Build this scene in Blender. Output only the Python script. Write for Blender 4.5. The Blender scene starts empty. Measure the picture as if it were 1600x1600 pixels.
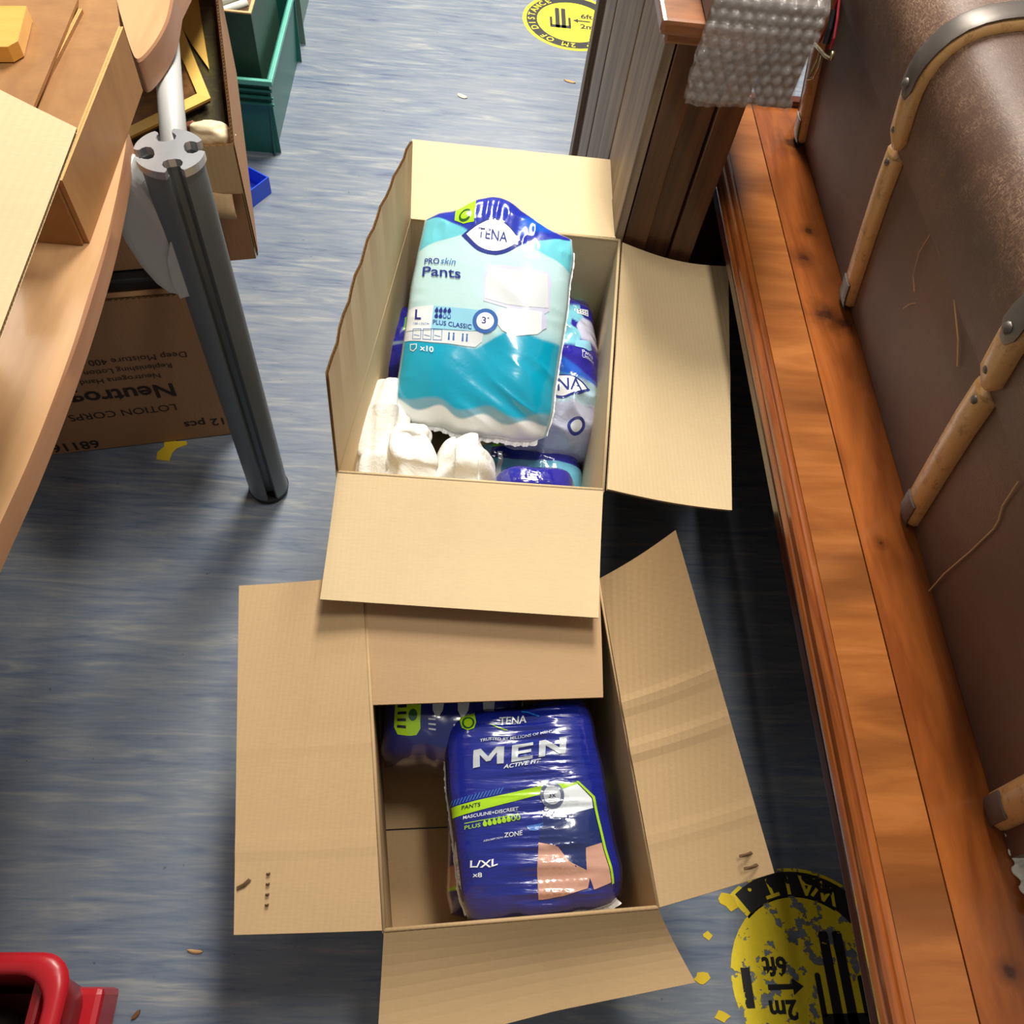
import bpy, bmesh, math, random
import numpy as np
from mathutils import Vector, Matrix
from mathutils.geometry import tessellate_polygon

random.seed(4)
SC = bpy.context.scene
COL = SC.collection

# ------------------------------------------------------------------ camera
H = 1.35                      # eye height in metres
F_PX = 1270.0                 # focal length for a 1600 px wide frame
def _ray(u, v): return np.array([u - 800.0, -(v - 800.0), -F_PX])
_dn = _ray(655, 1550); _dn /= np.linalg.norm(_dn)
_up = -_dn
_b = _ray(796, -1300); _y = _b - _b.dot(_up) * _up; _y /= np.linalg.norm(_y)
_x = np.cross(_y, _up)
R = np.array([_x, _y, _up])   # camera axes -> world
cd = bpy.data.cameras.new('camera'); cam = bpy.data.objects.new('camera', cd); COL.objects.link(cam)
cd.sensor_width = 36; cd.lens = F_PX / 1600 * 36; cd.clip_start = .02
M4 = Matrix([list(map(float, R[i])) + [0] for i in range(3)] + [[0, 0, 0, 1]])
cam.matrix_world = Matrix.Translation((0, 0, H)) @ M4
SC.camera = cam

def at(u, v, z=0.0):
    d = R @ _ray(u, v); t = (z - H) / d[2]
    return Vector((d[0] * t, d[1] * t, z))
def on(u, v, ax, val):
    d = R @ _ray(u, v); o = (0, 0, H)[ax]; t = (val - o) / d[ax]
    return Vector((d[0] * t, d[1] * t, H + d[2] * t))

# ------------------------------------------------------------------ world, lamps, exposure
W = bpy.data.worlds.new('room_light'); SC.world = W; W.use_nodes = True
W.node_tree.nodes['Background'].inputs[0].default_value = (1.0, .95, .88, 1)
W.node_tree.nodes['Background'].inputs[1].default_value = .185
def area(name, loc, sx, sy, power, col=(1, .95, .86)):
    l = bpy.data.lights.new(name, 'AREA'); l.shape = 'RECTANGLE'; l.size = sx; l.size_y = sy
    l.energy = power; l.color = col
    o = bpy.data.objects.new(name, l); COL.objects.link(o); o.location = loc
    return o
area('ceiling_light', (.22, 2.55, 2.7), .55, 1.2, 86)
area('ceiling_light', (.20, 4.4, 2.7), .55, 1.2, 60)  # extra lamp, added to brighten the far floor
area('ceiling_light', (.36, .78, 2.7), .24, .55, 16)
area('ceiling_light', (-1.9, 2.6, 2.7), .5, 1.2, 12)
vs = SC.view_settings
vs.view_transform = 'Standard'; vs.look = 'None'; vs.gamma = 1; vs.use_curve_mapping = False
vs.exposure = .50

# ------------------------------------------------------------------ helpers
def lin(c):
    r = []
    for x in c:
        x = x / 255.0
        r.append(x / 12.92 if x <= .04045 else ((x + .055) / 1.055) ** 2.4)
    return tuple(r) + (1,)

class NT:
    def __init__(s, name):
        s.m = bpy.data.materials.new(name); s.m.use_nodes = True
        s.t = s.m.node_tree; s.b = s.t.nodes['Principled BSDF']
        s.tc = s.t.nodes.new('ShaderNodeTexCoord')
    def n(s, typ, **k):
        o = s.t.nodes.new(typ)
        for a, b in k.items():
            if a in o.inputs: o.inputs[a].default_value = b
            else: setattr(o, a, b)
        return o
    def l(s, a, b): s.t.links.new(a, b)
    def mapping(s, scale, rot=(0, 0, 0), coord='Object'):
        m = s.t.nodes.new('ShaderNodeMapping'); m.inputs['Scale'].default_value = scale; m.inputs['Rotation'].default_value = rot
        s.l(s.tc.outputs[coord], m.inputs[0]); return m.outputs[0]
    def noise(s, vec, scale=5, detail=4, rough=.5, dist=0):
        n = s.t.nodes.new('ShaderNodeTexNoise'); n.inputs['Scale'].default_value = scale
        n.inputs['Detail'].default_value = detail; n.inputs['Roughness'].default_value = rough; n.inputs['Distortion'].default_value = dist
        if vec is not None: s.l(vec, n.inputs['Vector'])
        return n.outputs[0]
    def ramp(s, fac, stops):
        r = s.t.nodes.new('ShaderNodeValToRGB'); e = r.color_ramp.elements
        while len(e) < len(stops): e.new(.5)
        for q, (p, c) in zip(e, stops): q.position = p; q.color = c if len(c) == 4 else tuple(c) + (1,)
        s.l(fac, r.inputs[0]); return r.outputs[0]
    def mix(s, fac, a, b, blend='MIX'):
        m = s.t.nodes.new('ShaderNodeMix'); m.data_type = 'RGBA'; m.blend_type = blend
        for sock, val in ((m.inputs[0], fac), (m.inputs[6], a), (m.inputs[7], b)):
            if hasattr(val, 'links'): s.l(val, sock)
            else: sock.default_value = val
        return m.outputs[2]
    def math(s, op, a, b=0.0):
        m = s.t.nodes.new('ShaderNodeMath'); m.operation = op
        for sock, val in ((m.inputs[0], a), (m.inputs[1], b)):
            if hasattr(val, 'links'): s.l(val, sock)
            else: sock.default_value = val
        return m.outputs[0]
    def bump(s, h, strength=.3, dist=.002):
        b = s.t.nodes.new('ShaderNodeBump'); b.inputs['Strength'].default_value = strength; b.inputs['Distance'].default_value = dist
        s.l(h, b.inputs['Height']); s.l(b.outputs[0], s.b.inputs['Normal'])
    def base(s, c):
        if hasattr(c, 'links'): s.l(c, s.b.inputs['Base Color'])
        else: s.b.inputs['Base Color'].default_value = c
    def rough(s, r):
        if hasattr(r, 'links'): s.l(r, s.b.inputs['Roughness'])
        else: s.b.inputs['Roughness'].default_value = r

K = lambda x: (x, x, x, 1)
def m_plain(name, col, rough=.5, metal=0, var=.12, scale=30, bump=.1):
    t = NT(name); c = lin(col); n = t.noise(t.mapping((1, 1, 1)), scale, 4)
    t.base(t.mix(n, tuple(x * (1 - var) for x in c[:3]) + (1,), tuple(min(1, x * (1 + var)) for x in c[:3]) + (1,)))
    t.rough(rough); t.b.inputs['Metallic'].default_value = metal
    if bump: t.bump(n, bump, .001)
    return t.m

def m_card(name, col):
    t = NT(name); c = lin(col)
    big = t.noise(t.mapping((1, 1, 1)), 7, 4); fib = t.noise(t.mapping((40, 260, 260)), 2, 3)
    c1 = t.mix(big, tuple(x * .90 for x in c[:3]) + (1,), tuple(x * 1.07 for x in c[:3]) + (1,))
    t.base(t.mix(t.ramp(fib, [(.35, K(0)), (.75, K(.35))]), c1, tuple(x * .82 for x in c[:3]) + (1,)))
    t.rough(.72)
    w = t.n('ShaderNodeTexWave', wave_type='BANDS'); w.inputs['Scale'].default_value = 45; w.inputs['Distortion'].default_value = .6
    t.l(t.mapping((1, .15, 1)), w.inputs['Vector'])
    t.bump(t.math('ADD', t.math('MULTIPLY', w.outputs[0], .22), big), .28, .0022)
    return t.m

def m_wood(name, c_dark, c_light, scale, rough=.35, coat=0.0, grain=1.0, knots=(), bands=None):
    """scale: stretch of the grain (small number = along the grain); knots: (x,y,z,r) in world metres"""
    t = NT(name)
    v = t.mapping(scale, coord='Object')
    n1 = t.noise(v, 1.6, 5, .55, 1.2); n2 = t.noise(v, 9, 5, .6, .3)
    f = t.math('ADD', t.math('MULTIPLY', n1, .75), t.math('MULTIPLY', n2, .25 * grain))
    c = t.ramp(f, [(.36, lin(c_dark)), (.62, lin(c_light))])
    geo = t.n('ShaderNodeNewGeometry')
    if bands:
        w = t.noise(t.mapping(bands), 1.0, 3, .5, .5)
        c = t.mix(t.ramp(w, [(.50, K(0)), (.64, K(.72))]), c, tuple(x * .42 for x in lin(c_dark)[:3]) + (1,))
    for (kx, ky, kz, kr) in knots:
        d = t.n('ShaderNodeVectorMath', operation='SUBTRACT'); t.l(geo.outputs['Position'], d.inputs[0]); d.inputs[1].default_value = (kx, ky, kz)
        dn = t.n('ShaderNodeVectorMath', operation='LENGTH'); t.l(d.outputs[0], dn.inputs[0])
        dist = t.math('ADD', dn.outputs['Value'], t.math('MULTIPLY', t.math('SUBTRACT', t.noise(t.mapping((1, 1, 1)), 55, 3), .5), kr * 2.2))
        fac = t.ramp(t.math('DIVIDE', dist, kr * 3), [(.12, K(.92)), (.35, K(.45)), (.95, K(0))])
        c = t.mix(fac, c, lin((58, 26, 8)))
    t.base(c); t.rough(rough); t.b.inputs['Coat Weight'].default_value = coat; t.b.inputs['Coat Roughness'].default_value = .12
    t.bump(n2, .08, .001)
    return t.m

def m_film(name, col=None, rough=.16, crinkle=.25, cs=18, aniso=(1, 1, 1), coat=1.0):
    """printed plastic film: colour attribute 'print' or a plain colour"""
    t = NT(name)
    if col is None:
        a = t.n('ShaderNodeAttribute'); a.attribute_name = 'print'; t.base(a.outputs['Color'])
    else: t.base(lin(col))
    t.rough(rough); t.b.inputs['Coat Weight'].default_value = coat; t.b.inputs['Coat Roughness'].default_value = .06
    n = t.noise(t.mapping(aniso), cs, 3, .55, .8)
    t.bump(n, crinkle, .004)
    return t.m

# ---- mesh collecting
class MB:
    def __init__(s): s.v = []; s.f = []; s.mi = []; s.cur = 0; s.smooth = False
    def add(s, vs_, fs):
        o = len(s.v); s.v += [tuple(v) for v in vs_]
        for f in fs: s.f.append(tuple(i + o for i in f)); s.mi.append(s.cur)
    def box(s, x0, x1, y0, y1, z0, z1, M=None, bev=0.0):
        if bev <= 0:
            v = [Vector((x, y, z)) for z in (z0, z1) for y in (y0, y1) for x in (x0, x1)]
            f = [(0, 2, 3, 1), (4, 5, 7, 6), (0, 1, 5, 4), (2, 6, 7, 3), (0, 4, 6, 2), (1, 3, 7, 5)]
            if M: v = [M @ p for p in v]
            s.add(v, f); return
        b = min(bev, (x1 - x0) / 2.01, (y1 - y0) / 2.01, (z1 - z0) / 2.01)
        bm = bmesh.new(); r = bmesh.ops.create_cube(bm, size=1)
        for q in bm.verts: q.co = Vector(((x0 + x1) / 2 + q.co.x * (x1 - x0), (y0 + y1) / 2 + q.co.y * (y1 - y0), (z0 + z1) / 2 + q.co.z * (z1 - z0)))
        bmesh.ops.bevel(bm, geom=bm.edges[:], offset=b, segments=2, affect='EDGES', profile=.6)
        s.bm(bm, M)
    def bm(s, bm, M=None):
        bm.verts.index_update()
        s.add([(M @ q.co) if M else q.co.copy() for q in bm.verts], [tuple(q.index for q in f.verts) for f in bm.faces]); bm.free()
    def prism(s, poly, fn, cap=True):
        """poly: 2D points, fn(p, k) -> 3D for k = 0, 1"""
        n = len(poly); v = [fn(p, 0) for p in poly] + [fn(p, 1) for p in poly]
        f = [(i, (i + 1) % n, n + (i + 1) % n, n + i) for i in range(n)]
        if cap: f += [tuple(range(n - 1, -1, -1)), tuple(range(n, 2 * n))]
        s.add(v, f)
    def tube(s, pts, r, seg=8, cap=True):
        pts = [Vector(p) for p in pts]; n = len(pts); vs_ = []; up = None
        rr = r if hasattr(r, '__len__') else [r] * n
        for i, p in enumerate(pts):
            d = (pts[min(i + 1, n - 1)] - pts[max(i - 1, 0)]).normalized()
            if up is None: up = d.orthogonal().normalized()
            up = (up - d * up.dot(d)).normalized(); w = d.cross(up)
            for k in range(seg):
                a = 2 * math.pi * k / seg
                vs_.append(p + (up * math.cos(a) + w * math.sin(a)) * rr[i])
        f = [(i * seg + k, i * seg + (k + 1) % seg, (i + 1) * seg + (k + 1) % seg, (i + 1) * seg + k) for i in range(n - 1) for k in range(seg)]
        if cap: f += [tuple(range(seg - 1, -1, -1)), tuple((n - 1) * seg + k for k in range(seg))]
        s.add(vs_, f)
    def grid(s, P, flip=False):
        """P: list of rows of points"""
        a, b = len(P), len(P[0]); v = [q for r in P for q in r]
        f = [(i * b + j, i * b + j + 1, (i + 1) * b + j + 1, (i + 1) * b + j) for i in range(a - 1) for j in range(b - 1)]
        if flip: f = [q[::-1] for q in f]
        s.add(v, f)
    def build(s, name, mats, parent=None, smooth=False, kind=None, label=None):
        me = bpy.data.meshes.new(name)
        V = np.array([tuple(v) for v in s.v], dtype=float)
        org = Vector(((V[:, 0].min() + V[:, 0].max()) / 2, (V[:, 1].min() + V[:, 1].max()) / 2, V[:, 2].min()))
        V -= np.array(org)
        me.from_pydata(V.tolist(), [], s.f)
        for m in (mats if isinstance(mats, (list, tuple)) else [mats]): me.materials.append(m)
        if len(set(s.mi)) > 1: me.polygons.foreach_set('material_index', s.mi)
        if smooth: me.polygons.foreach_set('use_smooth', [True] * len(me.polygons))
        me.update()
        o = bpy.data.objects.new(name, me); COL.objects.link(o)
        w = org
        if parent is not None:
            o.parent = parent; w = org - wloc(parent)
        o.location = w
        if kind: o['kind'] = kind
        if label: o['label'] = label
        return o
def wloc(o):
    p = Vector(o.location)
    while o.parent: o = o.parent; p += Vector(o.location)
    return p
def thing(name, label, cat, loc, group=None):
    o = bpy.data.objects.new(name, None); COL.objects.link(o); o.empty_display_size = .02
    o.location = loc; o['label'] = label; o['category'] = cat
    if group: o['group'] = group
    return o
def tag(o, label, cat, group=None):
    o['label'] = label; o['category'] = cat
    if group: o['group'] = group
    return o

# ---- numpy value noise
_rng = np.random.RandomState(7)
_LAT = _rng.rand(8, 64, 64)
def vn(x, y, k=0):
    x = np.asarray(x, float); y = np.asarray(y, float)
    xi = np.floor(x).astype(int); yi = np.floor(y).astype(int); fx = x - xi; fy = y - yi
    fx = fx * fx * (3 - 2 * fx); fy = fy * fy * (3 - 2 * fy); L = _LAT[k % 8]
    a = L[xi % 64, yi % 64]; b = L[(xi + 1) % 64, yi % 64]; c = L[xi % 64, (yi + 1) % 64]; d = L[(xi + 1) % 64, (yi + 1) % 64]
    return (a * (1 - fx) + b * fx) * (1 - fy) + (c * (1 - fx) + d * fx) * fy
def ridge(x, y, k=0): return 1 - np.abs(2 * vn(x, y, k) - 1)

# ---- text and flat shapes as 2D triangle soups
def text2d(txt, size, bold=0.0, shear=0.0, align='LEFT'):
    cu = bpy.data.curves.new('t', 'FONT'); cu.body = txt; cu.size = size; cu.offset = bold; cu.shear = shear
    cu.align_x = align; cu.align_y = 'CENTER'; cu.resolution_u = 3
    o = bpy.data.objects.new('t', cu); COL.objects.link(o)
    dg = bpy.context.evaluated_depsgraph_get(); me = bpy.data.meshes.new_from_object(o.evaluated_get(dg))
    v = [(q.co.x, q.co.y) for q in me.vertices]; f = [tuple(p.vertices) for p in me.polygons]
    bpy.data.objects.remove(o); bpy.data.curves.remove(cu); bpy.data.meshes.remove(me)
    return v, f
def poly2d(p):
    t = tessellate_polygon([[Vector((a, b, 0)) for a, b in p]])
    return list(p), [tuple(q) for q in t]
def ring2d(r0, r1, n=40, a0=0, a1=2 * math.pi):
    v = []; f = []
    for i in range(n + 1):
        a = a0 + (a1 - a0) * i / n
        v += [(r0 * math.cos(a), r0 * math.sin(a)), (r1 * math.cos(a), r1 * math.sin(a))]
        if i: f.append((2 * i - 2, 2 * i - 1, 2 * i + 1, 2 * i))
    return v, f
def ell2d(cx, cy, rx, ry, n=28): return poly2d([(cx + rx * math.cos(2 * math.pi * i / n), cy + ry * math.sin(2 * math.pi * i / n)) for i in range(n)])
def refine(v, f, L):
    bm = bmesh.new(); q = [bm.verts.new((a, b, 0)) for a, b in v]
    for t in f:
        try: bm.faces.new([q[i] for i in t])
        except Exception: pass
    for _ in range(7):
        bmesh.ops.triangulate(bm, faces=bm.faces[:])
        e = [x for x in bm.edges if x.calc_length() > L]
        if not e: break
        bmesh.ops.subdivide_edges(bm, edges=e, cuts=1)
    bmesh.ops.triangulate(bm, faces=bm.faces[:])
    bm.verts.index_update()
    r = [(x.co.x, x.co.y) for x in bm.verts], [tuple(x.index for x in t.verts) for t in bm.faces]
    bm.free(); return r

# ------------------------------------------------------------------ materials
CARD1 = m_card('cardboard_light', (218, 192, 148)); CARD2 = m_card('cardboard_tan', (190, 158, 115)); CARD3 = m_card('cardboard_brown', (160, 118, 80)); CARD4 = m_card('cardboard_outer_liner', (182, 148, 108))  # CARD2: tan, darkened further in place of shading on the lower carton
FLUTE = m_plain('cardboard_flute', (186, 150, 104), .85)

# ------------------------------------------------------------------ floor
def m_floor():
    t = NT('blue_vinyl_floor')
    a = t.noise(t.mapping((2.6, 22, 1), (0, 0, .06)), 1.5, 6, .6, 1.4)
    b = t.noise(t.mapping((5, 60, 1), (0, 0, .03)), 2.0, 5, .65, .8)
    c = t.noise(t.mapping((1, 1.6, 1)), 3.2, 3)
    f = t.math('ADD', t.math('MULTIPLY', a, .6), t.math('MULTIPLY', b, .4))
    col = t.ramp(f, [(.30, lin((58, 71, 102))), (.43, lin((102, 115, 136))), (.54, lin((124, 132, 143))), (.70, lin((168, 168, 164)))])
    col = t.mix(t.ramp(c, [(.35, K(0)), (.7, K(.5))]), col, lin((118, 124, 132)))
    # small scuffs and dirt specks
    s = t.noise(t.mapping((1, 1, 1)), 90, 2)
    col = t.mix(t.ramp(s, [(.74, K(0)), (.80, K(.6))]), col, lin((60, 62, 66)))
    t.base(col); t.rough(t.ramp(c, [(.3, K(.30)), (.7, K(.42))]))
    t.bump(b, .12, .0012)
    return t.m
fl = MB(); fl.box(-3, 3, -1.5, 6, -.05, 0)
f_o = fl.build('floor', m_floor()); f_o['kind'] = 'structure'

# floor stickers ---------------------------------------------------
def m_worn(name, col, thr):
    t = NT(name); v = t.mapping((1, 1, 1))
    n = t.math('ADD', t.math('MULTIPLY', t.noise(v, 38, 5, .6), .7), t.math('MULTIPLY', t.noise(v, 8, 3), .3))
    t.base(t.mix(t.noise(v, 120, 3), tuple(x * .8 for x in lin(col)[:3]) + (1,), lin(col)))
    t.l(t.ramp(n, [(thr, K(0)), (thr + .012, K(1))]), t.b.inputs['Alpha']); t.rough(.5)
    return t.m
def arc_text(txt, r, size, a_mid, inward, bold=.0008):
    """letters round a ring; inward=True: baseline outside, read counter-clockwise"""
    out = []; step = size * .80 / r; n = len(txt)
    for i, ch in enumerate(txt):
        if ch == ' ': continue
        k = i - (n - 1) / 2
        a = a_mid + (k * step if inward else -k * step)
        v, f = text2d(ch, size, bold, 0, 'CENTER')
        rot = a + math.pi / 2 if inward else a - math.pi / 2
        c, s_ = math.cos(rot), math.sin(rot)
        out.append(([(r * math.cos(a) + x * c - y * s_, r * math.sin(a) + x * s_ + y * c) for x, y in v], f))
    return out
def footprints(cx, cy, s, fl=1):
    out = []
    def rr(x0, y0, x1, y1, r=.004):
        p = []
        for (x, y, a) in ((x1 - r, y1 - r, 0), (x0 + r, y1 - r, 90), (x0 + r, y0 + r, 180), (x1 - r, y0 + r, 270)):
            for k in range(4): q = math.radians(a + 30 * k); p.append((x + r * math.cos(q), y + r * math.sin(q)))
        return poly2d(p)
    for (x0, y0, x1, y1) in ((-.016, -.052, -.002, .062), (.004, -.052, .018, .062), (-.034, -.040, -.026, .008), (.026, -.040, .034, .012), (-.034, -.052, .034, -.036)):
        ya, yb = sorted((y0 * s * fl, y1 * s * fl)); out.append(rr(cx + x0 * s, cy + ya, cx + x1 * s, cy + yb))
    return out
def sticker(c, rot, label, items_yellow, items_black, thr_y, thr_k):
    t = thing('floor_sticker', label, 'floor sticker', (c[0], c[1], 0), 'round yellow distance stickers')
    YM = m_worn('yellow_sticker_vinyl', (250, 222, 44), thr_y); KM = m_worn('black_sticker_print', (34, 34, 36), thr_k)
    cr, sr = math.cos(rot), math.sin(rot)
    for nm, items, m, z in (('sticker_disc', items_yellow, YM, .0006), ('black_print', items_black, KM, .0010), ):
        b = MB()
        for v, f in items: b.add([(c[0] + x * cr - y * sr, c[1] + x * sr + y * cr, z) for x, y in v], f)
        o = b.build(nm, m, t)
        if nm == 'black_print': o['kind'] = 'stuff'
    return t, YM
def sticker_text(t, YM, c, rot, items):
    cr, sr = math.cos(rot), math.sin(rot)
    for v, f in items:
        b = MB(); b.add([(c[0] + x * cr - y * sr, c[1] + x * sr + y * cr, .0014) for x, y in v], f); b.build('printed_letter', YM, t)
def tr(vf, dx, dy, s=1): return [(x * s + dx, y * s + dy) for x, y in vf[0]], vf[1]
arrow = poly2d([(.012, -.0035), (.012, .0035), (-.026, .0035), (-.026, .011), (-.043, 0), (-.026, -.011), (-.026, -.0035)])
c1 = (.575, .015); rot1 = math.pi + .02
s1, ym = sticker(c1, rot1, 'worn round yellow WAIT distance sticker beside the orange wooden bench', [ring2d(.0, .116), ring2d(.112, .154, 20, math.radians(-125), math.radians(-48)), ring2d(.112, .150, 20, math.radians(-205), math.radians(-168))],
    [ring2d(.114, .149, 20, math.radians(-178), math.radians(-52))] + footprints(-.050, .004, 1.10, -1) + [tr(arrow, .050, .008), tr(text2d('6ft', .034, .0012, 0, 'CENTER'), .046, -.020), tr(text2d('2m', .034, .0012, 0, 'CENTER'), .044, .036)]
    + [poly2d([(.086, -.018), (.100, -.018), (.100, .034), (.086, .034)])], .455, .40)
sticker_text(s1, ym, c1, rot1, arc_text('WAIT.', .1315, .038, math.radians(-88), True) + [ell2d(-.112, -.072, .006, .006)])
c2 = (.318, 2.545); rot2 = 0
s2, ym = sticker(c2, rot2, 'round yellow DISTANCE floor sticker at the foot of the grey boarded cabinet', [ring2d(.0, .152)],
    [ring2d(.108, .140)] + footprints(-.036, .012, .95) + [tr(arrow, .045, .01), tr(text2d('6ft', .034, .001, 0, 'CENTER'), .046, .036), tr(text2d('2m', .034, .001, 0, 'CENTER'), .046, -.02)], .30, .30)
sticker_text(s2, ym, c2, rot2, arc_text('KEEP 2M OF DISTANCE', .124, .030, math.radians(225), False, .0003) + [ell2d(-.104, .068, .005, .005)])
# torn remnants of old stickers
def remnant(label, c, pts, m):
    b = MB(); n = len(pts)
    b.prism(pts, lambda p, k: (c[0] + p[0], c[1] + p[1], .0003 + .0007 * k))
    return tag(b.build('sticker_remnant', m), label, 'sticker remnant')
YR = m_plain('yellow_vinyl_scrap', (222, 190, 30), .6)
c = at(262, 704); remnant('torn yellow sticker scrap on the floor in front of the brown printed carton', c, [(-.016, -.022), (.008, -.024), (.010, -.004), (.016, .006), (.034, .016), (.030, .024), (.012, .022), (.004, .030), (-.012, .026), (-.008, .008), (-.018, -.006)], YR)
def blob(n, r, k): return [((r * (.6 + .7 * random.random())) * math.cos(2 * math.pi * i / n), (r * k * (.6 + .7 * random.random())) * math.sin(2 * math.pi * i / n)) for i in range(n)]
for (u, v, r, lb) in ((1138, 1408, .015, 'flaked yellow sticker crumb just below the right flap of the lower carton'),
                      (1105, 1462, .007, 'small flaked yellow sticker crumb between carton flap and round sticker'),
                      (1096, 1528, .011, 'flaked yellow sticker crumb at the corner of the front carton flap'),
                      (1128, 1588, .010, 'flaked yellow sticker crumb at the bottom edge left of the round sticker')):
    remnant(lb, at(u, v), blob(9, r, .8), YR)
# litter
LM = m_plain('wood_chip', (196, 152, 104), .8); LD = m_plain('dry_leaf', (110, 74, 42), .8); LW = m_plain('pale_crumb', (212, 196, 176), .8)
def chip(name, label, c, L, w, a, m, cat):
    b = MB(); P = []
    for i in range(7):
        s = i / 6 - .5; ww = w * (1 - (2 * s) ** 4 * .8) * .5; bend = .18 * L * s * s
        P.append([(c[0] + L * s * math.cos(a) - (bend + q * ww) * math.sin(a), c[1] + L * s * math.sin(a) + (bend + q * ww) * math.cos(a), .0008 + .002 * (1 - abs(q)) + .001) for q in (-1, -.3, .3, 1)])
    b.grid(P); b.add([(p[0], p[1], 0.0) for r in P for p in r], [])
    n = 28
    b.f += [(i * 4 + j + n, (i + 1) * 4 + j + n, (i + 1) * 4 + j + 1 + n, i * 4 + j + 1 + n) for i in range(6) for j in range(3)]
    b.mi = [0] * len(b.f)
    return tag(b.build(name, m), label, cat)
chip('wood_chip', 'pale wood splinter on the floor left of the lower carton front flap', at(305, 1487), .022, .005, -.1, LM, 'debris')
chip('dry_leaf', 'small brown leaf bit on the floor beside the red basket', at(213, 1586), .014, .006, .9, LD, 'debris')
chip('paper_scrap', 'pale paper scrap on the far floor behind the upper carton', at(722, 151), .03, .014, -.5, LW, 'debris')
chip('wood_chip', 'brown wood splinter against the foot of the grey boarded cabinet', at(890, 128), .035, .009, -.3, LM, 'debris')
chip('wood_chip', 'tiny brown splinter on the floor beside the rear green crate', at(451, 40), .02, .006, -.7, LM, 'debris')

# ------------------------------------------------------------------ corrugated board panels
def panel(name, P, parent, mat, t=.004, nu=14, nv=8, disp=None, pitch=.0085, flutes=True, label=None):
    """P: four corners a,b (first edge), c,d (opposite: c beyond b, d beyond a). flutes run a->d. disp(u,v)->normal offset"""
    a, b, c, d = [Vector(p) for p in P]
    N = (b - a).cross(d - a).normalized()
    tab = [[disp(i / nu, j / nv) for i in range(nu + 1)] for j in range(nv + 1)] if disp else None
    def dl(u, v):
        x = min(u * nu, nu - 1e-6); y = min(v * nv, nv - 1e-6); i = int(x); j = int(y); x -= i; y -= j
        return (tab[j][i] * (1 - x) + tab[j][i + 1] * x) * (1 - y) + (tab[j + 1][i] * (1 - x) + tab[j + 1][i + 1] * x) * y
    def S(u, v, off=0.0):
        p = (a * (1 - u) + b * u) * (1 - v) + (d * (1 - u) + c * u) * v
        dz = dl(u, v) if disp else 0.0
        if isinstance(dz, Vector): return p + dz + N * off
        return p + N * (dz + off)
    m = MB(); h = t / 2
    m.cur = 0
    m.grid([[S(i / nu, j / nv, h) for i in range(nu + 1)] for j in range(nv + 1)])
    m.grid([[S(i / nu, j / nv, -h) for i in range(nu + 1)] for j in range(nv + 1)], True)
    m.cur = 1
    if flutes:
        L = (b - a).length; n = max(8, int(L / pitch) * 2)
        m.grid([[S(i / n, j / nv, (h * .62) * (1 if i % 2 else -1)) for i in range(n + 1)] for j in range(nv + 1)])
    o = m.build(name, [mat, FLUTE], parent, label=label)
    # seams between liner rims at the two plain edges
    return o
def crease(u, v, at_, w=.012, d=.0025, ax=0):
    x = (u, v)[ax]; return -d * math.exp(-((x - at_) / w) ** 2)

def carton_walls(T, C, z1, mat, z0=.004, t=.004, bulge=(0, 0, 0, 0)):
    """C: rim corners front-left, front-right, rear-right, rear-left (x,y); panels from z0 to z1"""
    nm = [(0, 1), (1, 2), (2, 3), (3, 0)]
    cx = sum(p[0] for p in C) / 4; cy = sum(p[1] for p in C) / 4
    for k, (i, j) in enumerate(nm):
        a = Vector((C[i][0], C[i][1], z0)); b = Vector((C[j][0], C[j][1], z0)); up = Vector((0, 0, z1 - z0))
        bl = bulge[k]
        out = Vector(((a.x + b.x) / 2 - cx, (a.y + b.y) / 2 - cy, 0)).normalized()
        e = (b - a).normalized() * .0025
        panel('side_panel', (a + e, b - e, b + up - e, a + up + e), T, mat, t, 16, 6, (lambda u, v, bl=bl, out=out: out * (bl * math.sin(math.pi * u) * v)) if bl else None)

# ================================================================== upper carton
Z1 = .36
T1 = thing('open_carton', 'larger open cardboard carton full of light blue packs and white nappies', 'cardboard box', (.07, .91, 0), 'open cardboard cartons on the floor')
FL, FR, RR, RL = at(527, 738, Z1), at(942, 766, Z1), at(968, 376, Z1), at(640, 342, Z1)
C1 = [(p.x, p.y) for p in (FL, FR, RR, RL)]
carton_walls(T1, C1, Z1, CARD1, bulge=(0, 0, 0, 0))
def bottom(T, C, mat, ysplit=.5, inset=.004):
    a, b, c, d = [Vector((p[0], p[1], .0045)) for p in C]
    cen = (a + b + c + d) / 4
    a, b, c, d = [p + (cen - p).normalized() * inset for p in (a, b, c, d)]
    m1 = a.lerp(d, ysplit); m2 = b.lerp(c, ysplit); g = (d - a).normalized() * .0012
    panel('bottom_flap', (a, b, m2 - g, m1 - g), T, mat, .004, 6, 4)
    panel('bottom_flap', (m1 + g, m2 + g, c, d), T, mat, .004, 6, 4)
bottom(T1, C1, CARD1)
def folds(T, C, z, mat, r=.0027):
    for i in range(4):
        j = (i + 1) % 4; a = Vector((*C[i], z)); b = Vector((*C[j], z)); m = MB(); m.tube([a, b], r, 8); m.build('fold_crease', mat, T, smooth=True)
        m = MB(); m.tube([Vector((*C[i], .004)), a], r, 8); m.build('corner_fold', mat, T, smooth=True)
folds(T1, C1, Z1 + .0005, CARD1)
# front flap: hangs out toward the viewer, slightly down
a, b = at(527, 740, Z1 + .001), at(942, 768, Z1 + .001)
panel('front_flap', (a, b, at(935, 966, .335), at(500, 937, .335)), T1, CARD1, disp=lambda u, v: .004 * math.sin(math.pi * v) + crease(u, v, .12, .006, .0008) )
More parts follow.
